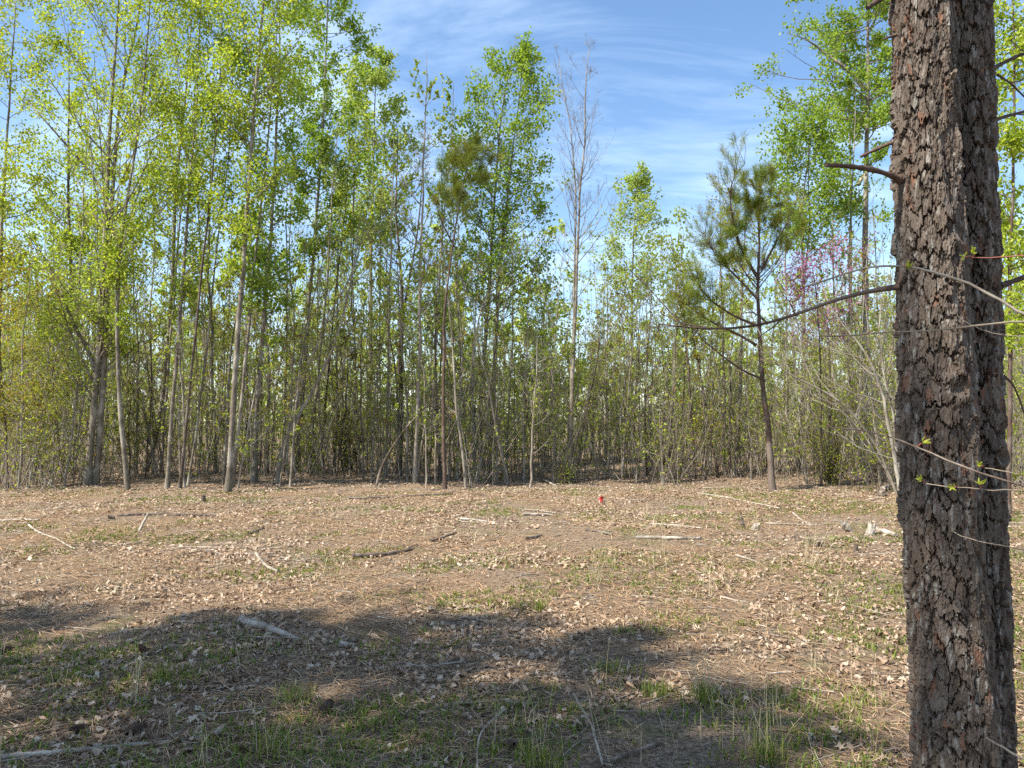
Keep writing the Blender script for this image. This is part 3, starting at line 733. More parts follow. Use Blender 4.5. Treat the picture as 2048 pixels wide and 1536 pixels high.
def plated_trunk(mb, rows, Y, seed, na, nth, nzv, knots=()):
    """rows: (py, centre px, width px). Real relief: plates, layered flakes, furrows"""
    rs = np.random.default_rng(seed)
    cz, cx, cr_ = [], [], []
    for py, c, w in rows:
        p = at(c, py, Y); cz.append(p[2]); cx.append(p[0]); cr_.append(0.5 * w / FPX * Y)
    o = np.argsort(cz); cz = np.array(cz)[o]; cx = np.array(cx)[o]; cr_ = np.array(cr_)[o]
    z0 = -0.15; z1 = 3.15
    zv = np.linspace(z0, z1, nzv)
    X = np.interp(zv, cz, cx); R = np.interp(zv, cz, cr_)
    def ext(vals, zz):
        s = np.polyfit(cz, vals, 1)[0]
        return np.where(zz < cz[0], vals[0] + s * (zz - cz[0]), np.where(zz > cz[-1], vals[-1] + s * (zz - cz[-1]), np.interp(zz, cz, vals)))
    X = ext(cx, zv); R = ext(cr_, zv) * (1 + 0.35 * np.exp(-np.maximum(zv, 0) / 0.16))
    ker = np.ones(41) / 41
    X = np.convolve(np.pad(X, 20, mode='edge'), ker, 'valid'); R = np.convolve(np.pad(R, 20, mode='edge'), ker, 'valid')
    nb_ = nth // 8
    th = np.concatenate([np.linspace(-np.pi * 1.02, 0.02 * np.pi, nth - nb_, endpoint=False), np.linspace(0.02 * np.pi, 0.98 * np.pi, nb_, endpoint=False)])
    TH, Z = np.meshgrid(th, zv)
    wa = periodic_noise(rs, TH, Z, 10, 14, 16) * 0.16 + periodic_noise(rs, TH, Z, 14, 60, 80) * 0.06 + periodic_noise(rs, TH, Z, 16, 110, 200) * 0.05
    wz = periodic_noise(rs, TH, Z, 10, 12, 12) * 0.016 + periodic_noise(rs, TH, Z, 14, 60, 90) * 0.006 + periodic_noise(rs, TH, Z, 16, 110, 220) * 0.004
    A = (TH / (2 * np.pi) * na + wa)
    Zs = Z - z0 + wz + 0.1
    A = A + 0.18 * np.sin(9 * Zs + 1.3 * np.floor(A))*0
    F1, F2, cid, ox, oz = voronoi_cyl(A, Zs, na, 0.078, seed + 1, 0.95)
    hp = np.random.default_rng(seed + 2).uniform(0, 1, cid.max() + 1)[cid]
    tl = np.random.default_rng(seed + 3).normal(0, 1, (cid.max() + 1, 2))[cid]
    edge = ss(F2 - F1, 0.015, 0.085)
    # flakes on the plates
    G1, G2, gid, gx, gz = voronoi_cyl(A * 2.3 + periodic_noise(rs, TH, Z, 10, 80, 120) * 0.25, Zs + 0.4 + periodic_noise(rs, TH, Z, 10, 80, 120) * 0.004, int(round(na * 2.3)) if False else na * 2, 0.036, seed + 4, 0.95)
    fh = np.random.default_rng(seed + 5).uniform(0, 1, gid.max() + 1)[gid]
    gt = np.random.default_rng(seed + 6).normal(0, 1, (gid.max() + 1, 2))[gid]
    furrow = periodic_noise(rs, TH + 0.25 * periodic_noise(rs, TH, Z, 6, 3, 3), Z, 8, 11, 1.4)
    fine = periodic_noise(rs, TH, Z, 30, 120, 260)
    h = edge * (0.0055 + 0.0105 * hp) + edge * (0.003 * tl[..., 0] * ox + 0.0035 * (tl[..., 1] - 0.8) * oz)
    h += edge * (np.floor(fh * 4) * 0.0019 + 0.0020 * (gt[..., 1] - 0.7) * gz + 0.0012 * gt[..., 0] * gx)
    h += 0.0042 * furrow + 0.0005 * fine
    for kth, kz, kr, kd in knots:
        dth = np.angle(np.exp(1j * (TH - kth))) * 0.115
        d = np.sqrt(dth ** 2 + (Z - kz) ** 2) / kr
        h += kd * (np.exp(-((d - 1.0) / 0.42) ** 2) - 1.3 * np.exp(-(d / 0.55) ** 2))
    h -= 0.019
    RR = R[:, None] + h
    VX = X[:, None] + RR * np.cos(TH); VY = Y + RR * np.sin(TH)
    V = np.stack([VX, VY, Z], -1).reshape(-1, 3)
    i = np.arange(nzv * nth).reshape(nzv, nth); nx_ = np.roll(i, -1, 1)
    F = np.stack([i[:-1], nx_[:-1], nx_[1:], i[1:]], -1).reshape(-1, 4)
    crow = np.random.default_rng(seed + 7)
    base = np.array([0.092, 0.070, 0.053]); red = np.array([0.045, 0.029, 0.020]); grey = np.array([0.185, 0.160, 0.135])
    k1 = crow.uniform(0, 1, gid.max() + 1)[gid][..., None]; k2 = crow.uniform(0, 1, cid.max() + 1)[cid][..., None]
    lich = ss(periodic_noise(rs, TH, Z, 24, 40, 60), 0.7, 1.3)[..., None]
    c = base * (0.75 + 0.5 * k2)
    c = c * (1 - 0.55 * k1 ** 2) + grey * 0.55 * k1 ** 2
    c = c * (1 - 0.6 * lich) + np.array([0.30, 0.295, 0.265]) * 0.6 * lich
    fresh = (k1 < 0.035) * 1.0
    c = c * (1 - fresh * 0.8) + np.array([0.17, 0.088, 0.055]) * fresh * 0.8
    e = edge[..., None]
    c = c * e + red * (1 - e)
    mb.add(V, F, c.reshape(-1, 3), 0, False)
    # the rest of the trunk above
    k = 14
    zt = np.linspace(z1 - 0.05, 13.5, k)
    slope = np.polyfit(cz, cx, 1)[0] * 0.5
    P = np.stack([X[-1] + slope * (zt - z1), np.full(k, float(Y)) + 0.02 * (zt - z1), zt], 1)
    tubes(mb, P, np.linspace(R[-1] * 0.99, 0.03, k), 16, 0, np.tile(base, (1, 1)))
    return P, np.linspace(R[-1], 0.03, k), X, R, zv

def plate_material():
    m, nt, out = mat_new('plated_pine_bark')
    K = nt.links.new
    a = nd(nt, 'ShaderNodeAttribute'); a.attribute_name = 'tint'
    g = nd(nt, 'ShaderNodeNewGeometry')
    n = nd(nt, 'ShaderNodeTexNoise'); n.inputs['Scale'].default_value = 130; n.inputs['Detail'].default_value = 6; n.inputs['Roughness'].default_value = 0.7
    n2 = nd(nt, 'ShaderNodeTexNoise'); n2.inputs['Scale'].default_value = 6; n2.inputs['Detail'].default_value = 5
    K(g.outputs['Position'], n.inputs['Vector']); K(g.outputs['Position'], n2.inputs['Vector'])
    r = nd(nt, 'ShaderNodeValToRGB')
    r.color_ramp.elements[0].position = 0.25; r.color_ramp.elements[0].color = (0.55, 0.52, 0.50, 1)
    r.color_ramp.elements[1].position = 0.75; r.color_ramp.elements[1].color = (1.35, 1.33, 1.30, 1)
    K(n.outputs['Fac'], r.inputs[0])
    mu = nd(nt, 'ShaderNodeMix', data_type='RGBA', blend_type='MULTIPLY'); mu.inputs['Factor'].default_value = 1
    K(a.outputs['Color'], mu.inputs['A']); K(r.outputs[0], mu.inputs['B'])
    b = nd(nt, 'ShaderNodeBsdfPrincipled'); b.inputs['Roughness'].default_value = 0.8; b.inputs['Specular IOR Level'].default_value = 0.25
    bp = nd(nt, 'ShaderNodeBump'); bp.inputs['Strength'].default_value = 0.55; bp.inputs['Distance'].default_value = 0.004
    K(n.outputs['Fac'], bp.inputs['Height']); K(bp.outputs[0], b.inputs['Normal'])
    K(mu.outputs['Result'], b.inputs['Base Color']); K(b.outputs[0], out.inputs[0])
    return m
M['plates'] = plate_material()

def big_pine():
    rs = np.random.default_rng(91)
    YF, YB = 2.42, 2.56
    base = np.array([at(1900, 768, YF)[0], YF + 0.05, float(gh(1.38, YF))])
    root = empty('large_pine', base, 'large double-trunked pine with thick plated bark standing close at the clearing edge', 'pine tree')
    mb = MB()
    up1 = plated_trunk(mb, [(-80, 1840, 120), (0, 1843, 122), (350, 1854, 130), (700, 1868, 141), (860, 1873, 149), (1000, 1880, 146), (1250, 1897, 147), (1536, 1915, 157)], YF, 500, 20, 190, 780,
                        knots=((-1.5, 1.66, 0.04, 0.008), (-0.75, 2.42, 0.028, 0.007), (-1.2, 2.08, 0.03, 0.006)))
    tr = mb.build('trunk', M['plates'], root, base)
    mb = MB()
    up2 = plated_trunk(mb, [(-80, 1930, 100), (0, 1932, 100), (350, 1938, 102), (512, 1944, 106), (768, 1949, 106), (1000, 1953, 108), (1250, 1957, 114), (1536, 1964, 122)], YB, 700, 16, 120, 660,
                        knots=((-1.2, 1.45, 0.03, 0.012),))
    t2 = mb.build('trunk', M['plates'], root, base)
    # dead limbs and stubs
    def limb(pix, Ys, w0, w1, name='dead_limb', mat='pine', rough=0.0, k=18, twigs=0):
        m_ = MB()
        pts = [at(px, py, y) for (px, py), y in zip(pix, Ys)]
        P = resample(pts, k); R = np.linspace(0.5 * w0 / FPX * Ys[0], 0.5 * w1 / FPX * Ys[-1], k)
        R = R * (1 + (rough + 0.05) * rs.normal(0, 1, k)); R[:4] *= np.array([1.5, 1.3, 1.15, 1.05])
        tubes(m_, P, R, 9, 0, cap=True)
        if twigs:
            q = curves(P[rs.integers(4, k, twigs)], norm(rand_dir(rs, twigs) + norm(P[-1] - P[0])), rs.uniform(0.08, 0.3, twigs), 4, rs, 0, 0.2)
            tubes(m_, q, np.linspace(0.0026, 0.0012, 4)[None].repeat(twigs, 0), 4, 0)
        return m_.build(name, M[mat], root, base)
    limb([(1800, 573), (1760, 578), (1700, 590), (1650, 607), (1600, 626), (1540, 646), (1490, 656), (1430, 658), (1375, 655), (1318, 648)],
         np.linspace(2.42, 2.75, 10), 9, 2.6, twigs=9)
    limb([(1800, 358), (1775, 348), (1745, 339), (1710, 334), (1680, 331), (1652, 330)], np.linspace(2.40, 2.3, 6), 12, 9, 'broken_branch', 'pine', 0.10)
    limb([(1800, 280), (1772, 290), (1745, 302), (1720, 314)], np.linspace(2.44, 2.5, 4), 9, 6, 'broken_branch', 'pine', 0.08)
    limb([(1796, -20), (1765, -4), (1748, 6), (1735, 16)], np.linspace(2.42, 2.4, 4), 13, 10, 'broken_branch', 'pine', 0.08)
    limb([(1792, 70), (1778, 74), (1767, 79)], np.linspace(2.40, 2.38, 3), 6, 4, 'broken_branch', 'pine', 0.05)
    limb([(1905, 158), (1905, 152), (1908, 146), (1911, 141)], [2.42, 2.34, 2.31, 2.28], 14, 7, 'branch_stub', 'deadwood', 0.05)
    limb([(1985, 138), (2010, 124), (2040, 110), (2090, 92)], np.linspace(2.56, 2.6, 4), 8, 6, 'dead_limb', 'pine', 0.02, twigs=2)
    limb([(1985, 242), (2010, 233), (2050, 223), (2110, 200)], np.linspace(2.56, 2.7, 4), 7, 5, 'dead_limb', 'pine', 0.02, twigs=3)
    limb([(1995, 150), (2020, 165), (2050, 195), (2090, 230)], np.linspace(2.56, 2.8, 4), 4, 3, 'dead_limb', 'pine', 0.02, twigs=2)
    limb([(2000, 572), (2025, 563), (2060, 550), (2120, 535)], np.linspace(2.54, 2.6, 4), 11, 9, 'dead_limb', 'pine', 0.02)
    limb([(2008, 752), (2026, 768), (2040, 800), (2056, 850)], np.linspace(2.56, 2.6, 4), 4, 3, 'dead_limb', 'pine', 0.02)
    limb([(1990, 1270), (2025, 1290), (2060, 1310)], np.linspace(2.5, 2.5, 3), 3, 2, 'dead_limb', 'pine', 0.02)
    # crown high above the frame, it shades what lies beyond the trunk
    cr = MB()
    for (P, R, *_), sd in ((up1, 1), (up2, 2)):
        r2 = np.random.default_rng(sd)
        ez = np.array([6.5, 9, 12, 14]); xc = P[-1, 0]
        (p1, q1), (p2, q2), _ = grow(r2, P, R, ez, np.full(4, xc) - [1.6, 2.2, 1.6, 0.3], np.full(4, xc) + [1.6, 2.2, 1.6, 0.3], 24, 0.3, 4, 0, 1.0, 6.0, 0.4)
        tubes(cr, p1, q1, 5, 0); tubes(cr, p2, q2, 4, 0)
        needles(cr, p2[:, -1], norm(p2[:, -1] - p2[:, 0] + np.array([0, 0, 0.3])), 20, 0.2, 0.014, r2, PAL_PINE, 1, 0.7)
    cr.build('crown', [M['darkwood'], M['needle']], root, base)
big_pine()

# ------------------------------------------------------------------ sapling at the right, its budding twigs cross in front of the pine
def budding_sapling():
    rs = np.random.default_rng(15)
    sx, sy = 1.62, 1.86
    base = np.array([sx, sy, float(gh(sx, sy))])
    root = empty('budding_sapling', base, 'slim sapling whose budding red-tipped twigs cross in front of the large pine', 'sapling')
    mb = MB()
    T = resample(np.array([[sx, sy, -0.05], [sx + 0.02, sy, 0.7], [sx - 0.02, sy + 0.02, 1.5], [sx + 0.03, sy, 2.4], [sx + 0.05, sy, 3.1]]), 18)
    tubes(mb, T, np.linspace(0.014, 0.004, 18), 8, 0)
    mb.build('stem', M['pale'], root, base)
    def twig(name, pix, Ys, w0, w1, mat, buds):
        m_ = MB()
        pts = [at(px, py, y) for (px, py), y in zip(pix, np.linspace(Ys[0], Ys[1], len(pix)))]
        z0 = pts[0][2] - 0.12
        pts = [np.array([np.interp(z0, T[:, 2], T[:, 0]), np.interp(z0, T[:, 2], T[:, 1]), z0])] + pts
        P = resample(pts, 24); P[1:-1] += rs.normal(0, 0.0012, (22, 3))
        tubes(m_, P, np.linspace(0.5 * w0 / FPX * Ys[0], 0.5 * w1 / FPX * Ys[1], 24), 7, 0)
        for bx, by in buds:
            d = [np.hypot(1024 + FPX * q[0] / q[1] * 1.0 - bx, 0) for q in P]
            i = int(np.argmin(d)); tip = at(bx, by, P[i, 1] - 0.01)
            src = P[max(0, i - 0)]
            tubes(m_, np.stack([src, 0.5 * (src + tip) + np.array([0.004, 0, 0.003]), tip]), np.array([0.0016, 0.0014, 0.0011]), 5, 1)
            nleaf = rs.integers(4, 7)
            for _ in range(nleaf):
                a = norm(norm(tip - src) * 0.9 + rand_dir(rs, 1)[0] * 0.8 + np.array([0, 0, 0.25])); ln = rs.uniform(0.012, 0.024)
                s = norm(np.cross(a, rand_dir(rs, 1)[0])) * ln * 0.13; n_ = np.cross(a, norm(s)) * ln * 0.12
                v = np.array([tip, tip + a * ln * 0.35 + s, tip + a * ln * 0.7 + s * 0.8 + n_, tip + a * ln + n_ * 2, tip + a * ln * 0.7 - s * 0.8 + n_, tip + a * ln * 0.35 - s, tip + a * ln * 0.5 - n_])
                f = np.array([[0, 1, 6], [1, 2, 6], [2, 3, 6], [3, 4, 6], [4, 5, 6], [5, 0, 6]])
                m_.add(v, f, np.array([0.40, 0.44, 0.06]) * rs.uniform(0.8, 1.15), 2, True)
        m_.build(name, [mat, M['redtwig'], M['leaf']], root, base)
    M['redtwig'] = bark_mat('red_shoot', (0.20, 0.045, 0.035), (0.33, 0.09, 0.06), (0.30, 0.16, 0.10), 60, 1, 0.1)
    twig('twig', [(2048, 632), (2010, 606), (1965, 578), (1915, 556), (1865, 541), (1815, 533), (1760, 531), (1715, 534), (1672, 555), (1640, 568), (1606, 575)], (1.85, 2.15), 9, 3, M['pale'], [(1812, 534), (1642, 556), (1600, 573)])
    twig('twig', [(2048, 637), (1990, 646), (1940, 655), (1860, 662), (1790, 664), (1745, 665), (1715, 672), (1650, 673)], (1.85, 2.2), 6, 2.5, M['twig'], [(1745, 662)])
    twig('twig', [(2050, 972), (2000, 962), (1960, 948), (1915, 928), (1870, 908), (1820, 890), (1780, 874), (1740, 862), (1700, 857), (1660, 855)], (1.85, 2.2), 6, 2.5, M['darkwood'], [(1772, 868), (1845, 886), (1652, 852), (1722, 871)])
    twig('twig', [(2050, 981), (1990, 981), (1940, 977), (1890, 971), (1850, 967)], (1.85, 2.05), 4, 2, M['twig'], [(1843, 962), (1905, 974), (1960, 970)])
    twig('twig', [(2050, 948), (2020, 945), (1990, 940), (1968, 936)], (1.85, 1.95), 4, 2, M['twig'], [(1960, 932), (2030, 955), (2044, 950)])
    twig('twig', [(2050, 508), (2010, 513), (1975, 517), (1945, 515)], (1.85, 1.95), 3.4, 2, M['redtwig'], [(1930, 514), (1946, 508)])
    twig('twig', [(2050, 1100), (2010, 1092), (1975, 1086), (1940, 1078), (1908, 1064)], (1.85, 2.1), 3, 1.5, M['twig'], [])
    twig('twig', [(2050, 672), (2000, 668), (1970, 664), (1945, 652), (1915, 632)], (1.85, 2.1), 2.5, 1.2, M['twig'], [])
    twig('twig', [(2060, 1526), (2020, 1505), (1990, 1485), (1972, 1476)], (1.85, 2.0), 6, 4, M['twig'], [])
budding_sapling()

# ------------------------------------------------------------------ pines standing beside and behind the photographer: they throw the shade on the near ground
def shade_pine(x, y, H, zlo, rad, label, seed, ntuft=260, nprim=34):
    rs = np.random.default_rng(seed)
    k = 20; t = np.linspace(0, 1, k)
    T = np.stack([x + 0.12 * np.sin(2 * t + seed), y + 0.1 * np.cos(3 * t), -0.1 + (H + 0.1) * t], 1)
    R = 0.13 * (1 - t) ** 0.8 + 0.015
    tr, cr = MB(), MB()
    tubes(tr, T, R, 12, 0)
    ez = np.array([zlo, zlo + 0.3 * (H - zlo), zlo + 0.7 * (H - zlo), H])
    rr = rad * np.array([0.8, 1.0, 0.75, 0.15])
    (P, Q), (P2, Q2), _ = grow(rs, T, R, ez, x - rr, x + rr, nprim, 0.25, 6, 0, 1.0, zlo - 0.6, 0.45, 0.9)
    tubes(tr, P, Q, 6, 0); tubes(cr, P2, Q2, 4, 0)
    e = np.concatenate([P2[:, -1], P2[:, 2]]); d = norm(np.concatenate([P2[:, -1] - P2[:, 0]] * 2) + np.array([0, 0, 0.3]))
    i = rs.permutation(len(e))[:ntuft]
    needles(cr, e[i], d[i], 26, 0.22, 0.018, rs, PAL_PINE, 1, 0.7)
    root = empty('shade_pine', (x, y, 0), label, 'pine tree', 'pines beside and behind the viewpoint')
    tr.build('trunk', M['pine'], root, (x, y, 0)); cr.build('crown', [M['pine'], M['needle']], root, (x, y, 0))
SHADE = 'tall pine outside the view whose crown shades the near ground'
shade_pine(-7.3, 1.7, 11.5, 6.7, 2.3, SHADE, 61, 760, 58)
shade_pine(-9.8, 1.5, 12.0, 6.8, 2.1, SHADE, 62, 640, 50)
shade_pine(-6.8, -0.3, 11.0, 6.4, 2.0, SHADE, 63, 640, 50)
shade_pine(-9.2, -0.9, 12.0, 6.6, 2.0, SHADE, 64, 420, 40)
shade_pine(-4.8, -0.2, 10.5, 7.0, 1.3, SHADE, 65, 170, 24)
shade_pine(-6.0, 0.8, 10.6, 6.6, 1.5, SHADE, 67, 340, 34)
shade_pine(-12.6, 1.9, 12.5, 7.0, 2.2, SHADE, 66, 320, 38)

# ------------------------------------------------------------------ saplings: twelve kinds of thin stem, copied through the edge of the wood
SAPH = np.random.default_rng(899).uniform(3.5, 8.0, 16)
def sapling_mesh(i):
    rs = np.random.default_rng(900 + i); rs.uniform()
    H = SAPH[i]; k = 14; t = np.linspace(0, 1, k)
    lean = rs.normal(0, 0.09, 2); bow = rs.normal(0, 0.35, 2)
    T = np.stack([lean[0] * H * t + bow[0] * t ** 2, lean[1] * H * t + bow[1] * t ** 2, -0.1 + H * t], 1)
    T[:, :2] += rs.normal(0, 0.02, (k, 2)).cumsum(0)
    r = rs.uniform(0.016, 0.038); R = r * (1 - t) ** 0.8 + 0.004
    mb = MB(); tubes(mb, T, R, 6, 0)
    ez = np.array([H * 0.25, H * 0.5, H * 0.85, H]); w = rs.uniform(0.5, 1.0) * np.array([0.8, 1.1, 0.8, 0.15])
    xc = np.interp(ez, T[:, 2], T[:, 0])
    (P, Q), (P2, Q2), (P3, Q3) = grow(rs, T, R, ez, xc - w, xc + w, 22, 0.9, 4, 2, 1.0, 0.4, 0.45)
    tubes(mb, P, np.minimum(Q, 0.008), 4, 0); tubes(mb, P2, np.minimum(Q2, 0.004), 3, 0); tubes(mb, P3, np.minimum(Q3, 0.003), 3, 0)
    leafy = [0, 220, 420, 700][i % 4]
    pal = [PAL_OLIVE, PAL_YG, np.concatenate([PAL_OLIVE, PAL_YG]), np.concatenate([PAL_OLIVE, PAL_RUST])][(i // 2) % 4]
    if leafy:
        leaves(mb, pick_points(rs, [P2, P3], leafy) + rs.normal(0, 0.05, (1, 3)), 0.065, rs, pal, 1)
    bark = ['pale', 'brown', 'twig', 'grey', 'twig', 'pale'][i % 6]
    return mb.mesh('sapling', [M[bark], M['leaf']])
SAPM = [sapling_mesh(i) for i in range(16)]
MARKS = [(-30, 'left picture edge'), (128, 'shaded thick trunk'), (183, 'twin-trunked tree'), (254, 'kink-footed tree'), (300, 'swept-foot tree'), (336, 'lichen-pale tree'), (366, 'slim dark tree'),
         (458, 'tall foremost tree'), (511, 'pale straight tree'), (560, 'crooked two-stemmed tree'), (600, 'tall dense poplar'), (644, 'thin straight dark tree'), (705, 'rounded dark shrub'), (752, 'leaning dead pole'),
         (798, 'dark forked tree'), (888, 'spindly young pine'), (949, 'arching bare stem'), (968, 'central leafy poplar'), (1139, 'tall leafless tree'), (1153, 'thin leaning stem'), (1262, 'far pointed poplar'),
         (1292, 'thin young pine'), (1390, 'slim leaning tree'), (1436, 'thin leaning dark tree'), (1469, 'pale-footed slim tree'), (1545, 'bushy pine'), (1605, 'slender grey tree'), (1640, 'pink redbud'),
         (1726, 'big far trunk'), (1798, 'arching shrub'), (2016, 'brown trunk past the large pine'), (2120, 'right picture edge')]
rs = np.random.default_rng(404)
SEEN = {}
def sap_label(px, Y, vi, s):
    hgt = SAPH[vi] * s
    colr = ['pale', 'brown', 'thin brown', 'grey', 'thin brown', 'pale'][vi % 6]
    lf = ['leafless', 'sparsely leafed', 'leafy', 'densely leafed'][vi % 4]
    tall = 'short ' if hgt < 4.2 else ('tall ' if hgt > 6.4 else '')
    dep = ' at the wood edge' if Y < 22 else (' deep in the thicket' if Y > 26.5 else '')
    k = max(i for i, mk in enumerate(MARKS[:-1]) if mk[0] <= max(px, -29))
    lab = f'{tall}{lf} {colr} sapling{dep} between the {MARKS[k][1]} and the {MARKS[k + 1][1]}'
    if len(lab.split()) > 16:
        lab = f'{tall}{lf} {colr} sapling{dep} beside the {MARKS[k][1]}'
    if len(lab.split()) > 16:
        lab = f'{lf} {colr} sapling beside the {MARKS[k][1]}'
    return lab
for a, b, cnt in ((-60, 180, 22), (190, 450, 16), (470, 780, 22), (800, 1130, 34), (1150, 1380, 28), (1380, 1790, 36), (2020, 2100, 5)):
    for q in range(cnt):
        px = a + (b - a) * (q + rs.uniform(0.1, 0.9)) / cnt
        Y = rs.uniform(18.6, 29) if px < 1150 else rs.uniform(21.5, 31)
        if px > 1560: Y = rs.uniform(18.5, 28)
        p = at(px, 900, Y)
        for attempt in range(24):
            vi = int(rs.integers(0, 16)); s = float(rs.uniform(0.75, 1.15))
            lab = sap_label(px, Y, vi, s)
            if lab not in SEEN:
                break
        SEEN.setdefault(lab, []).append(1)
        o = bpy.data.objects.new('sapling', SAPM[vi])
        COL.objects.link(o)
        o.location = (float(p[0]), float(Y), float(gh(p[0], Y)))
        o.rotation_euler = (0, 0, float(rs.uniform(0, 6.28)))
        o.scale = (s, s, s)
        tag(o, lab, 'sapling', 'thin saplings of the thicket')

# tall slender trees standing among the front rows: six kinds, copied with trunk and crown
def slender_meshes(i):
    rs = np.random.default_rng(1200 + i)
    H = SLH[i]; k = 16; t = np.linspace(0, 1, k)
    T = np.stack([rs.normal(0, 0.05) * H * t + rs.normal(0, 0.5) * t ** 2, rs.normal(0, 0.03) * H * t, -0.1 + H * t], 1)
    T[:, :2] += rs.normal(0, 0.03, (k, 2)).cumsum(0)
    R = rs.uniform(0.035, 0.055) * (1 - t) ** 0.8 + 0.005
    R = R * (1 + 0.4 * np.exp(-(T[:, 2] + 0.1) / 0.12))
    tr, cr = MB(), MB(); tubes(tr, T, R, 7, 0)
    ez = np.array([H * 0.32, H * 0.55, H * 0.85, H]); w = rs.uniform(0.8, 1.3) * np.array([0.5, 1.0, 0.8, 0.15])
    xc = np.interp(ez, T[:, 2], T[:, 0])
    (P, Q), (P2, Q2), (P3, Q3) = grow(rs, T, R, ez, xc - w, xc + w, 30, 1.4, 5, 2, 1.0, 1.6, 0.42)
    tubes(tr, P, np.minimum(Q, 0.012), 4, 0); tubes(cr, P2, np.minimum(Q2, 0.006), 3, 0); tubes(cr, P3, np.minimum(Q3, 0.004), 3, 0)
    n = [1900, 1500, 700, 2100, 1300, 250][i]
    leaves(cr, pick_points(rs, [P2, P3], n) + rs.normal(0, 0.12, (1, 3)) * 0, 0.08, rs, [PAL_YG, PAL_YG, PAL_OLIVE, PAL_GR, PAL_PALE, PAL_RUST][i], 1)
    b = M[['grey', 'pale', 'grey', 'pale', 'grey', 'pale'][i]]
    return tr.mesh('trunk', [b]), cr.mesh('crown', [b, M['leaf']])
SLH = [12.5, 11.0, 9.5, 13.0, 10.5, 9.0]
SLM = [slender_meshes(i) for i in range(6)]
SLN = ['yellow-green leafed', 'light yellow-green leafed', 'thinly leafed', 'green leafed', 'pale green leafed', 'nearly bare']
rs = np.random.default_rng(505)
SEEN2 = set()
for q, px in enumerate([60, 85, 150, 215, 275, 305, 318, 398, 420, 436, 488, 532, 570, 578, 618, 668, 690, 722, 772, 830, 855, 918, 932, 1012, 1046, 1080, 1105, 1210, 1335, 1412, 1572, 1660, 1690, 1762]):
    Y = rs.uniform(20.0, 27.5) if px < 1120 else rs.uniform(22.5, 29)
    kk = max(i for i, mk in enumerate(MARKS[:-1]) if mk[0] <= px)
    for attempt in range(20):
        vi = int(rs.integers(0, 6)) if px < 1000 or px > 1540 else int(rs.choice([2, 4, 5]))
        lab = f'slender {SLN[vi]} tree{" at the wood edge" if Y < 23 else " behind the edge"} right of the {MARKS[kk][1]}'
        if lab not in SEEN2:
            break
    SEEN2.add(lab)
    p = at(px, 900, Y); sc_ = float(rs.uniform(0.85, 1.08)) * (0.72 if 1000 < px < 1540 else 1.0)
    root = empty('slender_tree', (p[0], Y, float(gh(p[0], Y))), lab, 'tree', 'slender trees among the front rows')
    root.rotation_euler = (0, 0, float(rs.uniform(0, 6.28))); root.scale = (sc_, sc_, sc_)
    for nm, me in zip(('trunk', 'crown'), SLM[vi]):
        o = bpy.data.objects.new(nm, me); COL.objects.link(o); o.parent = root

# ------------------------------------------------------------------ the wood behind: one mass
def woods(name, label, n, yr, xf, hr, leaf_n, leaf_s, pals, seed, stem_w, bare=0.3, pinef=0.12, prim=12, lowc=0.35, hfun=None):
    rs = np.random.default_rng(seed)
    mb = MB()
    for q in range(n):
        Y = math.sqrt(rs.uniform(yr[0] ** 2, yr[1] ** 2)); X = rs.uniform(-xf, xf) * Y
        g = float(gh(X, Y))
        H = rs.uniform(*hr) * (hfun(X / Y) if hfun else 1)
        k = 9; t = np.linspace(0, 1, k)
        T = np.stack([X + rs.normal(0, 0.04) * H * t + rs.normal(0, 0.05, k).cumsum(), Y + rs.normal(0, 0.05, k).cumsum(), g - 0.1 + H * t], 1)
        R = rs.uniform(*stem_w) * (1 - t) ** 0.8 + 0.005
        mi = int(rs.integers(0, 3))
        tubes(mb, T, R, 5, mi)
        ez = np.array([lowc * H, 0.6 * H, 0.88 * H, H]) + g; w = H * rs.uniform(0.08, 0.13) * np.array([0.9, 1.1, 0.75, 0.15])
        xc = np.interp(ez, T[:, 2], T[:, 0])
        u = rs.uniform()
        (P, Q), (P2, Q2), _ = grow(rs, T, R, ez, xc - w, xc + w, prim, 0.9, 4, 0, 1.0, 0.08 * H + g, 0.6, kp=4)
        tubes(mb, P, Q, 3, mi); tubes(mb, P2[:, ::3], Q2[:, ::3], 3, mi)
        if u < pinef:
            e = P2[:, -1]; needles(mb, e, norm(e - P2[:, 0] + np.array([0, 0, 0.3])), 16, 0.24, 0.02, rs, PAL_PINE, 4, 0.7)
        elif u > pinef + bare:
            pal = pals[int(rs.integers(0, len(pals)))]
            C = pick_points(rs, [P2], int(leaf_n * rs.uniform(0.5, 1.3)))
            leaves(mb, C + rs.normal(0, 0.14, C.shape), leaf_s, rs, pal, 3)
    o = mb.build(name, [M['grey'], M['pale'], M['twig'], M['leaf'], M['needle']])
    return tag(o, label, 'woods', kind='stuff')
def hf(u):
    # taller behind the left-hand stand, lower behind the gap of sky right of the centre
    return float(np.interp(u, [-0.8, -0.25, -0.1, 0.05, 0.2, 0.33, 0.5, 0.8], [1.3, 1.3, 1.15, 0.9, 0.78, 0.85, 1.1, 1.2]))
woods('near_woods', 'crowded slim trees filling the wood just behind the front row', 260, (25, 43), 0.85, (5.0, 11.0), 400, 0.13, [PAL_YG, PAL_OLIVE, PAL_GR, PAL_PALE, PAL_PALE], 21, (0.012, 0.036), 0.15, 0.05, 9, 0.08, hf)
woods('far_woods', 'mass of slim trees closing off the far depth of the wood', 290, (43, 100), 0.85, (7.0, 15.0), 270, 0.40, [PAL_PALE, PAL_YG, PAL_OLIVE, PAL_GR, PAL_YG], 22, (0.025, 0.065), 0.10, 0.06, 7, 0.03, hf)
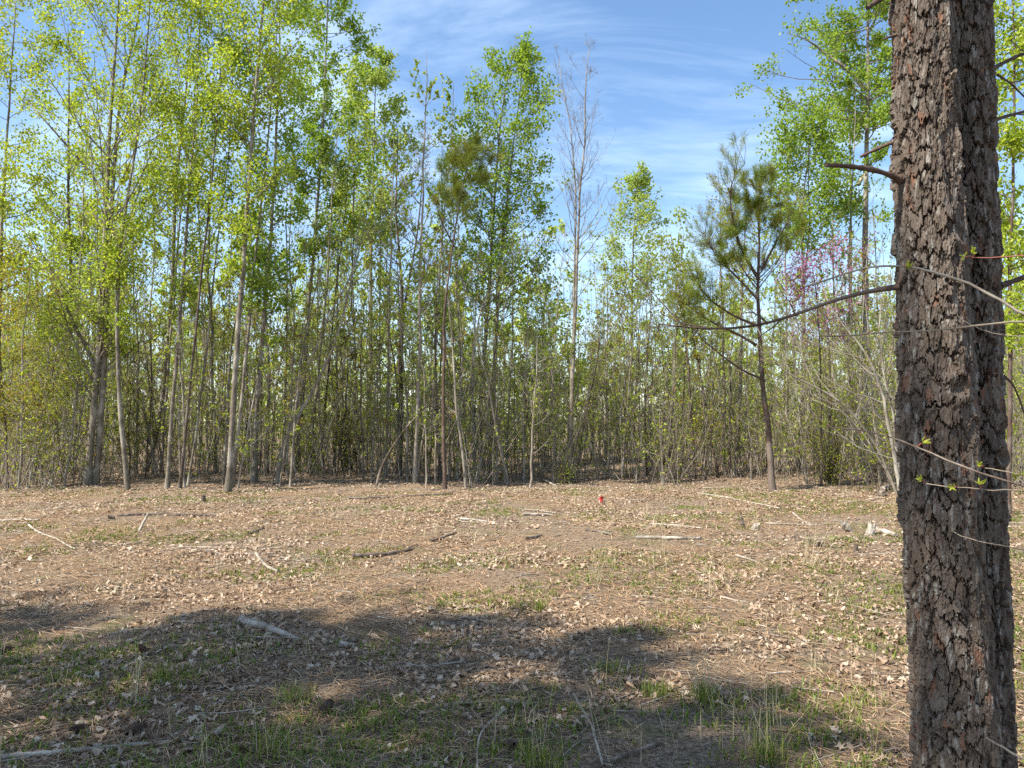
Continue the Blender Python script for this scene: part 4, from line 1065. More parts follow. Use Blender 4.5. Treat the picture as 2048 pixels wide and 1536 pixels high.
woods('distant_woods', 'faint farthest trees along the horizon behind the wood', 125, (100, 170), 0.8, (10, 17), 260, 1.0, [PAL_PALE, PAL_OLIVE, PAL_YG], 23, (0.05, 0.10), 0.0, 0.0, 5, 0.02, hf)

def thicket(name, label, n, yr, xf, hr, seed, pals, leaf_n, leaf_s, front_off=0.0):
    """waist- to head-high stems and twigs of the undergrowth"""
    rs = np.random.default_rng(seed)
    mb = MB()
    Y = np.sqrt(rs.uniform(yr[0] ** 2, yr[1] ** 2, n)); X = rs.uniform(-xf, xf, n) * Y
    front = np.interp(X / Y, [-0.7, -0.35, 0.0, 0.15, 0.3, 0.5, 0.7], [18.8, 22.5, 21.8, 22.0, 21.5, 18.9, 18.0])
    keep = Y > front + front_off + 1.3 * np.sin(1.9 * X + 0.7) * np.sin(0.63 * X + 2.0); X, Y = X[keep], Y[keep]; n = len(X)
    g = gh(X, Y)
    S = np.stack([X, Y, g - 0.03], 1)
    D = norm(np.stack([rs.normal(0, 0.22, n), rs.normal(0, 0.22, n), np.ones(n)], 1))
    H = (hr[0] + (hr[1] - hr[0]) * rs.uniform(0, 1, n) ** 1.6) * np.clip((Y - 12) / 16, 0.45, 1)
    P = curves(S, D, H, 4, rs, 0.0, 0.14)
    half = rs.uniform(0, 1, n) < 0.5
    for msk, mi in ((half, 0), (~half, 1)):
        tubes(mb, P[msk], (rs.uniform(0.006, 0.016, msk.sum())[:, None] * (1 - 0.65 * np.linspace(0, 1, 4)[None])), 3, mi)
    m_ = 5
    ii = np.repeat(np.arange(n), m_); jj = rs.integers(1, 4, n * m_)
    q = curves(P[ii, jj], norm(rand_dir(rs, n * m_) + np.array([0, 0, 0.5])), rs.uniform(0.2, 0.95, n * m_), 2, rs, 0.1, 0.2)
    tubes(mb, q, np.tile(np.array([0.005, 0.003]), (n * m_, 1)), 3, 1)
    for pl, w in pals:
        C = pick_points(rs, [q], int(leaf_n * w))
        leaves(mb, C + rs.normal(0, 0.07, C.shape), leaf_s, rs, pl, 2)
    return tag(mb.build(name, [M['pale'], M['twig'], M['leaf']]), label, 'undergrowth', kind='stuff')
thicket('undergrowth', 'tangled brown stems and small olive leaves of the undergrowth between the trunks', 3200, (18, 46), 0.78, (1.2, 8.0), 31,
        [(PAL_OLIVE, 0.35), (PAL_YG, 0.25), (PAL_RUST, 0.15), (PAL_PALE, 0.25)], 50000, 0.12)

thicket('brush', 'fine sunlit brush of thin pale stems along the front edge of the wood', 2000, (17.5, 24.5), 0.74, (2.0, 10.5), 33,
        [(PAL_OLIVE, 0.5), (PAL_YG, 0.4), (PAL_RUST, 0.1)], 22000, 0.07, -1.2)
# ------------------------------------------------------------------ shrubs in the edge of the wood
def cedar(name, label, px, Y, w, h, seed, pal, n=3200):
    rs = np.random.default_rng(seed)
    c = at(px, 880, Y); g = float(gh(c[0], Y)); base = np.array([c[0], Y, g])
    st, cr = MB(), MB()
    m_ = 26
    S = base + np.stack([rs.normal(0, 0.06, m_), rs.normal(0, 0.06, m_), np.full(m_, -0.03)], 1)
    D = norm(np.stack([rs.normal(0, 0.42 * w / h, m_), rs.normal(0, 0.42 * w / h, m_), np.ones(m_)], 1))
    P = curves(S, D, rs.uniform(0.6, 1.0, m_) * h, 7, rs, 0.05, 0.15)
    tubes(st, P, rs.uniform(0.008, 0.016, m_)[:, None] * (1 - 0.6 * np.linspace(0, 1, 7)[None]), 5, 0)
    ii = rs.integers(0, m_, 320); jj = rs.integers(1, 7, 320)
    q = curves(P[ii, jj], norm(rand_dir(rs, 320) + np.array([0, 0, 0.4])), rs.uniform(0.15, 0.5, 320), 4, rs, 0.1, 0.2)
    tubes(cr, q, np.tile(np.linspace(0.004, 0.002, 4), (320, 1)), 3, 0)
    leaves(cr, pick_points(rs, [q], n) + rs.normal(0, 0.05, (1, 3)), 0.055, rs, pal, 1, wide=0.5)
    root = empty(name, base, label, 'shrub')
    st.build('stem', M['brown'], root, base); cr.build('foliage', [M['brown'], M['leaf']], root, base)
PAL_CED = np.array([[0.11, 0.15, 0.025], [0.15, 0.19, 0.03], [0.19, 0.21, 0.035]])
cedar('evergreen_shrub', 'rounded dark green shrub in the shade right of the pale crooked tree', 702, 25.5, 1.3, 1.9, 71, PAL_CED, 5200)
cedar('evergreen_shrub', 'small olive shrub on the forest floor between the crooked tree and the rounded dark shrub', 632, 26.5, 0.9, 1.3, 72, PAL_CED, 2600)
cedar('leafy_shrub', 'low bright green shrub in the thicket left of the dark leaning slim trees', 1322, 27.0, 1.2, 1.8, 73, PAL_GR, 2600)
cedar('leafy_shrub', 'tiny fresh green shrub against the foot of the tall leafless tree', 1128, 20.7, 0.25, 0.5, 74, PAL_YG, 380)
cedar('leafy_shrub', 'brushy olive shrub at the wood edge between the bushy pine and the arching shrub', 1660, 19.6, 1.3, 1.7, 75, PAL_OLIVE, 1500)

# ------------------------------------------------------------------ ground cover
def scatter(rs, n, y0, y1, pw, xf=0.74):
    e = 2 - pw
    u = rs.uniform(0, 1, n)
    Y = (y0 ** e + u * (y1 ** e - y0 ** e)) ** (1 / e) if abs(e) > 1e-3 else y0 * (y1 / y0) ** u
    X = rs.uniform(-xf, xf, n) * Y
    return X, Y
def mask(X, Y, seed, f):
    r = np.random.default_rng(seed); o = np.zeros_like(X)
    for _ in range(14):
        a = r.uniform(0, 6.28); k = f * r.uniform(0.5, 2.2)
        o += np.cos(k * (X * np.cos(a) + Y * np.sin(a)) + r.uniform(0, 6.28))
    return o / math.sqrt(7)          # roughly normal

OAK = np.array([(0, -0.5), (0.09, -0.32), (0.30, -0.26), (0.15, -0.08), (0.38, 0.08), (0.17, 0.2), (0.22, 0.38), (0, 0.52), (-0.22, 0.36), (-0.15, 0.18), (-0.37, 0.06), (-0.14, -0.1), (-0.28, -0.28), (-0.08, -0.33)])
OVAL = np.array([(0, -0.5), (0.22, -0.34), (0.34, -0.08), (0.28, 0.2), (0.12, 0.42), (0, 0.52), (-0.14, 0.40), (-0.30, 0.18), (-0.33, -0.1), (-0.2, -0.36)])
STAR = np.array([(0, -0.42), (0.1, -0.2), (0.45, -0.3), (0.24, -0.02), (0.5, 0.16), (0.18, 0.16), (0.02, 0.55), (-0.15, 0.18), (-0.5, 0.2), (-0.25, 0.0), (-0.42, -0.3), (-0.1, -0.2)])
def litter(mb, rs, X, Y, size, tmpl, pal, tilt=0.35, curl=0.5, lift=0.0):
    n = len(X); m_ = len(tmpl)
    s = size * rs.uniform(0.6, 1.35, n)
    th = rs.uniform(0, 2 * np.pi, n)
    tx = tmpl[None] * s[:, None, None] * rs.uniform(0.85, 1.15, (n, m_, 1))
    x, y = tx[..., 0], tx[..., 1]
    cv = rs.normal(0, curl, n)[:, None] / s[:, None]; cw = rs.normal(0, curl, n)[:, None] / s[:, None]
    z = cv * x ** 2 * 3 + cw * y ** 2 * 1.6 + rs.normal(0, 0.05, (n, m_)) * s[:, None]
    V = np.concatenate([np.stack([x, y, z], -1), np.zeros((n, 1, 3))], 1)
    # tilt, spin, drop to the ground
    a = rs.normal(0, tilt, n); b = rs.normal(0, tilt, n)
    ca, sa, cb, sb, ct, st = np.cos(a), np.sin(a), np.cos(b), np.sin(b), np.cos(th), np.sin(th)
    vx, vy, vz = V[..., 0], V[..., 1], V[..., 2]
    vy, vz = vy * ca[:, None] - vz * sa[:, None], vy * sa[:, None] + vz * ca[:, None]
    vx, vz = vx * cb[:, None] - vz * sb[:, None], vx * sb[:, None] + vz * cb[:, None]
    vx, vy = vx * ct[:, None] - vy * st[:, None], vx * st[:, None] + vy * ct[:, None]
    vz = vz - vz.min(1, keepdims=True) * 0.75 + rs.uniform(0, 0.012, (n, 1)) + lift
    W = np.stack([vx + X[:, None], vy + Y[:, None], vz + gh(X, Y)[:, None]], -1).reshape(-1, 3)
    i = np.arange(n)[:, None, None] * (m_ + 1); j = np.arange(m_)
    F = (i + np.stack([j, (j + 1) % m_, np.full(m_, m_)], -1)[None]).reshape(-1, 3)
    pal = np.asarray(pal); w = rs.uniform(0, 1, (n, 1))
    col = (pal[rs.integers(0, len(pal), n)] * w + pal[rs.integers(0, len(pal), n)] * (1 - w)) * rs.uniform(0.8, 1.2, (n, 1))
    mb.add(W, F, np.repeat(col, m_ + 1, 0), 0, True)

rs = np.random.default_rng(55)
mb = MB()
X, Y = scatter(rs, 22000, 2.9, 9.5, 0.9)
keep = mask(X, Y, 1, 1.6) + 0.6 * mask(X, Y, 11, 5.0) + rs.normal(0, 0.55, len(X)) > -0.1
X, Y = X[keep], Y[keep]; h3 = len(X) // 4
litter(mb, rs, X[:h3], Y[:h3], 0.055, OAK, PAL_DEAD * 0.85, 0.25, 0.5); litter(mb, rs, X[h3:2 * h3], Y[h3:2 * h3], 0.040, OVAL, PAL_DEAD * 0.8, 0.4, 0.8); litter(mb, rs, X[2 * h3:3 * h3], Y[2 * h3:3 * h3], 0.042, STAR, PAL_DEAD * 0.85, 0.3, 0.6)
litter(mb, rs, X[3 * h3:], Y[3 * h3:], 0.030, OVAL[::2], PAL_DEAD * 0.75, 0.6, 0.8)
X, Y = scatter(rs, 80000, 8.5, 23, 0.75)
keep = 0.8 * mask(X, Y, 1, 1.2) + 0.6 * mask(X, Y, 12, 4.0) + rs.normal(0, 0.55, len(X)) + np.clip((Y - 13) / 4, -0.1, 1.5) > 0.0
X, Y = X[keep], Y[keep]; h3 = len(X) // 3
litter(mb, rs, X[:h3], Y[:h3], 0.042, OVAL[::2], PAL_DEAD * 0.88, 0.2, 0.3); litter(mb, rs, X[h3:2 * h3], Y[h3:2 * h3], 0.048, STAR[::2], PAL_DEAD * 0.85, 0.2, 0.3); litter(mb, rs, X[2 * h3:], Y[2 * h3:], 0.045, OAK[::3], PAL_DEAD * 0.62, 0.4, 0.5)
X, Y = scatter(rs, 14000, 22, 36, 0.9, 0.8)
litter(mb, rs, X, Y, 0.085, OVAL[::2], PAL_DEAD * 0.9, 0.4, 0.5)
tag(mb.build('leaf_litter', M['dead_leaf']), 'curled brown and grey fallen leaves strewn over the clearing floor', 'fallen leaves', kind='stuff')

mb = MB()
X, Y = scatter(rs, 92000, 3.0, 18, 1.1)
keep = mask(X, Y, 2, 1.1) + rs.normal(0, 0.8, len(X)) + 0.8 * (Y < 5) > -0.4
X, Y = X[keep], Y[keep]; n = len(X)
a = rs.uniform(0, 6.28, n); ln = rs.uniform(0.06, 0.17, n) * 0.5; w = 0.0014 + 0.00042 * Y
d = np.stack([np.cos(a), np.sin(a), rs.normal(0, 0.18, n)], 1) * ln[:, None]; s = np.stack([-np.sin(a), np.cos(a), np.zeros(n)], 1) * w[:, None]
c = np.stack([X, Y, gh(X, Y) + rs.uniform(0.004, 0.022, n)], 1)
V = np.stack([c - d, c - s + [0, 0, 0.003], c + d, c + s + [0, 0, 0.003]], 1).reshape(-1, 3)
col = PAL_NEEDLE[rs.integers(0, 4, n)] * rs.uniform(0.7, 1.3, (n, 1))
mb.add(V, np.arange(4 * n).reshape(-1, 4), np.repeat(col, 4, 0), 0, False)
tag(mb.build('pine_straw', M['straw']), 'orange-brown pine needles carpeting the clearing floor', 'pine straw', kind='stuff')

def blades(mb, C, rs, hgt, wid, pal, lean=0.5, mat=0):
    n = len(C)
    a = rs.uniform(0, 6.28, n); h = hgt * rs.uniform(0.5, 1.25, n); l = np.abs(rs.normal(0, lean, n)) * h
    dx_, dy_ = np.cos(a), np.sin(a)
    w = (wid * rs.uniform(0.7, 1.3, n))[:, None]; s = np.stack([-dy_, dx_, np.zeros(n)], 1) * w
    dirv = np.stack([dx_, dy_, np.zeros(n)], 1); upv = np.array([0, 0, 1.0])
    m1 = C + dirv * (l * 0.3)[:, None] + upv * (h * 0.6)[:, None]; tip = C + dirv * l[:, None] + upv * (h * np.clip(1 - 0.3 * (l / np.maximum(h, 1e-6)), 0.3, 1))[:, None]
    V = np.stack([C - s, C + s, m1 + s * 0.8, m1 - s * 0.8, tip], 1).reshape(-1, 3)
    i = np.arange(n)[:, None] * 5
    pal = np.asarray(pal); col = np.repeat(pal[rs.integers(0, len(pal), n)] * rs.uniform(0.75, 1.25, (n, 1)), 5, 0)
    k0 = mb.n
    mb.add(V, i + np.array([[0, 1, 2, 3]]), col, mat, False)
    # tips reuse the same vertices
    mb.f.append((i + np.array([[3, 2, 4]])).astype(np.int32) + k0); mb.m.append(np.full(n, mat, np.int32)); mb.s.append(np.zeros(n, bool))

mb = MB()
X, Y = scatter(rs, 22000, 3.0, 19, 0.85)
u = 1024 + FPX * X / Y
right = np.exp(-((u - 1650) / 260) ** 2) * np.exp(-((Y - (15.2 - (u - 1650) * 0.012)) / 1.4) ** 2) * 3.4
right2 = ss(u, 1200, 1600) * ss(Y, 4.5, 6.0) * (1 - ss(Y, 10, 14)) * 1.1
near = (1 - ss(Y, 5.0, 7.5)) * 1.05
keep = mask(X, Y, 5, 2.2) + rs.normal(0, 0.45, len(X)) + right + right2 + near > 0.95
X, Y = X[keep], Y[keep]
nb = 6
C = np.repeat(np.stack([X, Y, gh(X, Y)], 1), nb, 0); C[:, :2] += rs.normal(0, 0.03, (len(C), 2))
yy = C[:, 1]
blades(mb, C, rs, 0.042 + 0.008 * (yy < 6), 0.0028 + 0.00026 * yy, PAL_GRASS, 0.95)
tag(mb.build('grass', M['grass']), 'short green grass sprouting in patches through the leaf litter', 'grass', kind='stuff')

mb = MB()
X, Y = scatter(rs, 200, 3.2, 15, 1.2)
keep = mask(X, Y, 8, 1.3) > -0.2; X, Y = X[keep], Y[keep]
C = np.repeat(np.stack([X, Y, gh(X, Y)], 1), 5, 0); C[:, :2] += rs.normal(0, 0.035, (len(C), 2))
blades(mb, C, rs, 0.26, 0.0011 + 0.00012 * C[:, 1], PAL_STRAW, 0.45)
tag(mb.build('dry_grass', M['straw']), 'sparse dry straw-coloured grass stalks standing across the clearing', 'dry grass', kind='stuff')

# small broken twigs, too many to count
mb = MB()
X, Y = scatter(rs, 1900, 3.2, 22, 0.9)
n = len(X); a = rs.normal(0, 0.9, n); ln = rs.uniform(0.06, 0.45, n)
S = np.stack([X, Y, gh(X, Y) + rs.uniform(0.006, 0.02, n)], 1); D = np.stack([np.cos(a), np.sin(a), rs.normal(0, 0.05, n)], 1)
P = curves(S, D, ln, 4, rs, 0, 0.05)
P[:, :, 2] = np.maximum(P[:, :, 2], gh(P[:, :, 0], P[:, :, 1]) + 0.006)
R = (rs.uniform(0.0025, 0.007, n) * (0.6 + 0.04 * Y))[:, None] * np.linspace(1, 0.6, 4)[None]
half = rs.uniform(0, 1, n) < 0.4
tubes(mb, P[half], R[half], 4, 0, np.repeat(rs.uniform(0.35, 0.7, half.sum())[:, None], 3, 1)); tubes(mb, P[~half], R[~half], 4, 1)
tag(mb.build('twig_debris', [M['deadwood'], M['darkwood']]), 'small broken twigs scattered over the leaf litter', 'twigs', kind='stuff')

# ------------------------------------------------------------------ single sticks, logs, stumps, cones
def stick(name, label, pix, w0, w1, mat='deadwood', cat='stick', lift=0.0, heights=None, group=None, seed=0, forks=()):
    rs = np.random.default_rng(seed + int(pix[0][0]) * 7 + int(pix[0][1]))
    def line(pix, w0, w1, heights):
        pts = []; rad = []
        for q, (px, py) in enumerate(pix):
            p = gnd(px, py)
            f = q / max(1, len(pix) - 1)
            r = 0.5 * (w0 * (1 - f) + w1 * f) / FPX * p[1]
            if heights:
                # raised point: its foot lies nearer than the pixel suggests
                p = at(px, py, heights[q][0]); 
            else:
                p[2] += r * 0.6 + 0.008 + lift
            pts.append(p); rad.append(r)
        k = max(10, 4 * len(pix))
        P = resample(pts, k); R = np.interp(np.linspace(0, 1, k), np.linspace(0, 1, len(rad)), rad)
        P[1:-1] += rs.normal(0, 1, (k - 2, 3)) * R[1:-1, None] * 0.10
        return P, R * rs.uniform(0.88, 1.12, k)
    mb = MB()
    P, R = line(pix, w0, w1, heights)
    base = P[0].copy()
    tubes(mb, P, R, 9, 0, np.full((1, 3), 0.5), cap=True)
    for fp, a, b in forks:
        Q, S_ = line(fp, a, b, None)
        tubes(mb, Q, S_, 6, 0, np.full((1, 3), 0.5))
    return tag(mb.build(name, M[mat], None, base), label, cat, group)

stick('fallen_branch', 'grey bark-covered branch lying left of the clearing centre', [(705, 1117), (735, 1115), (765, 1113), (800, 1107), (828, 1101)], 11, 6, 'darkwood', forks=[([(800, 1107), (822, 1096), (835, 1090)], 4, 2)])
stick('weathered_log', 'weathered pale grey log at the edge of the near shade', [(482, 1248), (520, 1258), (560, 1270), (597, 1284)], 17, 9, 'deadwood', 'log')
stick('broken_stick', 'short pale broken stick right of the weathered grey log', [(682, 1290), (700, 1296), (721, 1304)], 9, 5, 'deadwood')
stick('fallen_branch', 'long thin pale branch along the bottom edge of the shaded grass', [(-20, 1524), (60, 1515), (130, 1510), (200, 1502), (250, 1497), (320, 1490), (362, 1488)], 11, 6, 'deadwood', forks=[([(362, 1488), (378, 1472), (388, 1456)], 5, 2), ([(362, 1488), (380, 1490), (398, 1489)], 5, 2), ([(340, 1490), (330, 1500), (326, 1510)], 5, 3)])
stick('leaning_stick', 'pale stick propped steeply among the dark litter below the slim trunks', [(276, 1067), (286, 1046), (297, 1027)], 5, 4, 'deadwood', heights=[(11.2,), (11.3,), (11.4,)])
stick('pale_stick', 'straight bleached stick lying at the left edge of the clearing', [(-10, 1044), (30, 1042), (78, 1042)], 5, 4)
stick('bent_stick', 'pale bent stick left of the grey bark-covered branch', [(512, 1110), (524, 1127), (538, 1140), (556, 1146)], 5, 6)
stick('split_board', 'flat tan split stick lying right of the clearing centre', [(1272, 1079), (1310, 1078), (1360, 1080), (1402, 1079)], 8, 5)
stick('bleached_log', 'short bleached white log beside the split grey stump at right', [(1742, 1060), (1765, 1066), (1792, 1074)], 11, 9, 'deadwood', 'log')
stick('pale_stick', 'uppermost of the bleached sticks bunched near the clearing centre', [(1040, 1021), (1075, 1023), (1112, 1028)], 4, 3, group=None)
stick('pale_stick', 'thick white stick lowest in the bunch of bleached sticks near the clearing centre', [(1046, 1031), (1080, 1031), (1105, 1032)], 6, 4)
stick('pale_stick', 'pale stick lying left of the bunch of bleached sticks', [(921, 1040), (950, 1042), (990, 1047)], 5, 3)
stick('leaning_stick', 'thin white stick leaning on the litter in front of the left thicket', [(106, 974), (92, 960), (75, 936)], 4, 3, heights=[(19.0,), (19.2,), (19.4,)])
stick('fallen_branch', 'long thin dark branch along the forest edge below the leaning dead pole', [(690, 999), (750, 997), (820, 994), (905, 989)], 5, 3, 'darkwood')
stick('fallen_branch', 'long dark half-buried branch below the tall foremost grey tree', [(235, 1034), (300, 1030), (370, 1031), (432, 1034)], 6, 4, 'darkwood')
stick('twisted_stick', 'twisted pale vine-like stick at the left of the clearing', [(57, 1052), (72, 1064), (90, 1072), (115, 1080), (132, 1092), (150, 1100)], 4, 3)
stick('pale_stick', 'long thin bleached stick lying across the left middle of the clearing', [(372, 1096), (430, 1097), (500, 1096), (560, 1098)], 3, 2)
stick('forked_twig', 'upright forked pale twig in the near shade at bottom centre', [(1206, 1530), (1197, 1500), (1188, 1470), (1187, 1456), (1165, 1420), (1146, 1385)], 5, 3, 'deadwood', 'twig', heights=[(3.5,), (3.55,), (3.6,), (3.62,), (3.66,), (3.7,)])
stick('upright_twig', 'thin pale upright stem bent right at the bottom centre', [(955, 1545), (954, 1505), (958, 1470), (978, 1445), (1010, 1418)], 4, 2, 'deadwood', 'twig', heights=[(3.4,), (3.42,), (3.45,), (3.5,), (3.6,)])
stick('fallen_branch', 'curved brown branch lying at the bottom edge right of centre', [(1200, 1534), (1230, 1524), (1260, 1514), (1290, 1500), (1325, 1488)], 9, 6, 'darkwood')
stick('pale_stick', 'thin stick lying in the pine straw left of the large pine', [(1582, 1379), (1620, 1383), (1668, 1387)], 4, 3)
stick('pale_stick', 'thin pale stick beside the tall-stalked grass clump', [(1442, 1365), (1470, 1366), (1498, 1373)], 4, 3)
stick('pale_stick', 'bleached stick in the sunlit litter below the grassy strip at right', [(1440, 1196), (1470, 1204), (1496, 1207)], 5, 3)
stick('pale_stick', 'long pale stick running along the edge of the grassy strip at right', [(1396, 988), (1450, 996), (1510, 1008), (1560, 1018)], 4, 3)
stick('dark_stick', 'short dark stick in the sunny litter right of the twisted pale stick', [(498, 1070), (512, 1064), (528, 1057)], 5, 4, 'darkwood')
stick('dark_stick', 'dark bent twig right above the grey bark-covered branch', [(862, 1085), (885, 1077), (915, 1066)], 5, 3, 'darkwood')
stick('dark_stick', 'knobbly grey stick lying right of the clearing centre above the flat tan split stick', [(1172, 1062), (1200, 1066), (1225, 1072)], 6, 5, 'darkwood')
stick('dark_stick', 'dark grey stick just left of the knobbly grey stick', [(1050, 1080), (1066, 1077), (1083, 1073)], 6, 5, 'darkwood')
stick('pale_stick', 'white stick resting against the litter at the foot of the leafless tree', [(1088, 962), (1100, 968), (1112, 974)], 5, 4)
stick('pale_stick', 'long thin pale stick crossing the litter left of the small upright stumps', [(1300, 1050), (1350, 1052), (1402, 1058)], 4, 3)
stick('pale_stick', 'long straight pale stick just above the split grey stump', [(1530, 1048), (1580, 1050), (1640, 1052)], 3, 2)
stick('pale_stick', 'slanting pale stick in the litter left of the fan-shaped splinter', [(1586, 1028), (1600, 1040), (1622, 1054)], 4, 3)
stick('pale_stick', 'pale stick standing out in the grass below the split grey stump', [(1472, 1113), (1490, 1118), (1515, 1127)], 5, 3)

def stump(name, label, px, py, hpx, wpx, tilt, mat, seed, jag=0.35, splay=0.0):
    rs = np.random.default_rng(seed)
    b = gnd(px, py); s = b[1] / FPX; h = hpx * s; r = wpx * s * 0.5
    mb = MB(); n = 12; k = 7
    a = np.linspace(0, 2 * np.pi, n, endpoint=False)
    top = rs.uniform(1 - jag, 1, n)
    V = []
    for j in range(k):
        t = j / (k - 1)
        rr = r * (1.25 - 0.35 * t + splay * t) * rs.uniform(0.85, 1.12, n)
        z = -0.03 + (h * top + 0.03) * t
        V.append(np.stack([rr * np.cos(a) + tilt * h * t, rr * np.sin(a), z], 1))
    V.append(np.array([[tilt * h * 0.6, 0, h * (1 - jag) * 0.75]]))
    V = np.concatenate(V)
    F = []
    for j in range(k - 1):
        for i in range(n):
            F.append([j * n + i, j * n + (i + 1) % n, (j + 1) * n + (i + 1) % n, (j + 1) * n + i])
    mb.add(V + b, np.array(F), np.full((1, 3), 0.5), 0, False)
    mb.add(V[-n - 1:] + b, np.array([[i, (i + 1) % n, n] for i in range(n)]), np.full((1, 3), 0.5), 0, False)
    return tag(mb.build(name, M[mat], None, b), label, 'stump')
stump('split_stump', 'split grey upright stump beside the short bleached log', 1738, 1071, 30, 15, 0.25, 'deadwood', 1, 0.4)
stump('splintered_stub', 'fan-shaped weathered splinter leaning left of the split grey stump', 1708, 1063, 26, 9, -0.7, 'deadwood', 2, 0.6, 0.9)
stump('small_stump', 'small dark stub left of the fan-shaped splinter', 1686, 1062, 17, 8, 0.2, 'darkwood', 3, 0.5)
stump('small_stump', 'dark spiky stub in the grass left of the large pine', 1712, 1104, 19, 9, 0.0, 'darkwood', 4, 0.6)
stump('small_stump', 'thin dark reddish stub leaning right in the sunny litter', 1488, 1055, 24, 6, -0.25, 'darkwood', 5, 0.4)
stump('small_stump', 'low grey cut stump just right of the thin reddish stub', 1508, 1061, 17, 14, 0.35, 'deadwood', 6, 0.3)
stump('small_stump', 'dark stump against the foot of the arching grey shrub', 1763, 993, 16, 16, 0.0, 'darkwood', 7, 0.4)
stump('small_stump', 'small mossy stub in front of the slim trunks left of the tall foremost tree', 407, 1004, 16, 9, 0.0, 'darkwood', 8, 0.3)
stump('small_stump', 'low dark stub in the litter below the slim grey tree with kinked foot', 222, 1040, 10, 14, 0.0, 'darkwood', 9, 0.5)
stick('weathered_log', 'grey log end propped beside the dark stump at the arching shrub', [(1766, 985), (1780, 978), (1795, 972)], 8, 6, 'deadwood', 'log', lift=0.06)

# pine cones
def cone_mesh():
    rs = np.random.default_rng(8)
    mb = MB()
    n = 120; g = 2.39996
    nn = 14; core = []
    zz_ = np.linspace(-0.045, 0.045, 9); rr = 0.020 * np.sqrt(np.clip(1 - (zz_ / 0.05) ** 2, 0.02, 1)) * np.linspace(1.1, 0.7, 9)
    P = np.stack([np.zeros(9), np.zeros(9), zz_], 1)
    tubes(mb, P, rr, 10, 0, np.array([[0.05, 0.03, 0.02]]))
    V, F, Cc = [], [], []
    for i in range(n):
        t = (i + 0.5) / n; z = -0.042 + 0.086 * t; r0 = 0.6 * 0.020 * math.sqrt(max(0.05, 1 - (z / 0.052) ** 2)); th = g * i
        ln = 0.022 * math.sqrt(max(0.12, 1 - (z / 0.058) ** 2)); el = 0.15 + 0.9 * t
        d = np.array([math.cos(th) * math.cos(el), math.sin(th) * math.cos(el), math.sin(el)]); s = np.array([-math.sin(th), math.cos(th), 0]); u = np.cross(d, s)
        p = np.array([math.cos(th) * r0, math.sin(th) * r0, z])
        w = 0.0075
        q = [p - s * w * 0.4, p + s * w * 0.4, p + d * ln * 0.75 + s * w, p + d * ln - u * 0.001, p + d * ln * 0.75 - s * w, p + d * ln * 0.9 + u * 0.0035]
        k = len(V); V += q
        F += [[k, k + 1, k + 5], [k + 1, k + 2, k + 5], [k + 2, k + 3, k + 5], [k + 3, k + 4, k + 5], [k + 4, k, k + 5]]
        c = np.array([0.13, 0.088, 0.062]) * rs.uniform(0.7, 1.2)
        Cc += [c * 0.5, c * 0.5, c * 1.3, c * 1.7, c * 1.3, c * 1.2]
    mb.add(np.array(V), np.array(F), np.array(Cc), 0, False)
    return mb.mesh('pine_cone', [M['dead_leaf']])
CONE = cone_mesh()
rs = np.random.default_rng(19)
for px, py, sz, lab in ((8, 1308, 1.1, 'open pine cone at the left edge of the shaded ground'), (287, 1306, 1.0, 'small pine cone beside a split pale stick in the shade'),
                        (153, 1466, 1.0, 'pine cone half hidden in grass, left of the largest dark cone'), (270, 1470, 1.25, 'largest dark pine cone, above the long thin pale branch'),
                        (388, 1378, 0.8, 'small dark pine cone below the green grass clump at left'), (651, 1424, 1.2, 'dark upright pine cone beside the dry grass stalks'),
                        (1022, 1494, 0.95, 'pine cone in the grass at the bottom centre'), (1640, 1095, 1.15, 'round dark pine cone in the sunny litter left of the large pine')):
    o = bpy.data.objects.new('pine_cone', CONE); COL.objects.link(o)
    p = gnd(px, py)
    o.location = (float(p[0]), float(p[1]), float(p[2]) + 0.018 * sz); o.scale = (0.85 * sz, 0.85 * sz, 0.85 * sz)
    o.rotation_euler = (float(rs.uniform(0.7, 1.6)), float(rs.uniform(-0.4, 0.4)), float(rs.uniform(0, 6.28)))
    tag(o, lab, 'pine cone', 'pine cones on the ground')

# grass clumps that stand out
def clump(name, label, px, py, n, hgt, spread, stalks, seed, pal=PAL_GRASS, sh=0.4, wid=0.0022):
    rs = np.random.default_rng(seed)
    b = gnd(px, py)
    mb = MB()
    C = b + np.stack([rs.normal(0, spread, n), rs.normal(0, spread, n), np.zeros(n)], 1); C[:, 2] = gh(C[:, 0], C[:, 1])
    blades(mb, C, rs, hgt, wid, pal, 0.5)
    if stalks:
        S = b + np.stack([rs.normal(0, spread, stalks), rs.normal(0, spread, stalks), np.zeros(stalks)], 1)
        D = norm(np.stack([rs.normal(0.05, 0.28, stalks), rs.normal(0, 0.2, stalks), np.ones(stalks)], 1))
        P = curves(S, D, rs.uniform(0.6, 1.2, stalks) * sh, 6, rs, -0.08, 0.06)
        tubes(mb, P, np.tile(np.linspace(0.0013, 0.0007, 6), (stalks, 1)) * (0.6 + 0.12 * b[1]), 4, 1, PAL_STRAW[rs.integers(0, 3, stalks)])
    return tag(mb.build(name, [M['grass'], M['straw']], None, b), label, 'grass clump')
clump('grass_clump', 'green grass clump with tall dry stalks at the edge of the near shade', 1405, 1402, 110, 0.13, 0.04, 22, 1, sh=0.36)
clump('grass_clump', 'dense dark green grass tuft left of the tall-stalked clump', 1312, 1392, 150, 0.085, 0.05, 0, 2)
clump('grass_clump', 'spiky green grass tuft in the shade above the small dark pine cone', 322, 1366, 60, 0.11, 0.035, 0, 3)
clump('grass_clump', 'grass clump with pale stalks at the bottom edge of the shade, left of centre', 552, 1510, 60, 0.12, 0.05, 12, 4, sh=0.42)
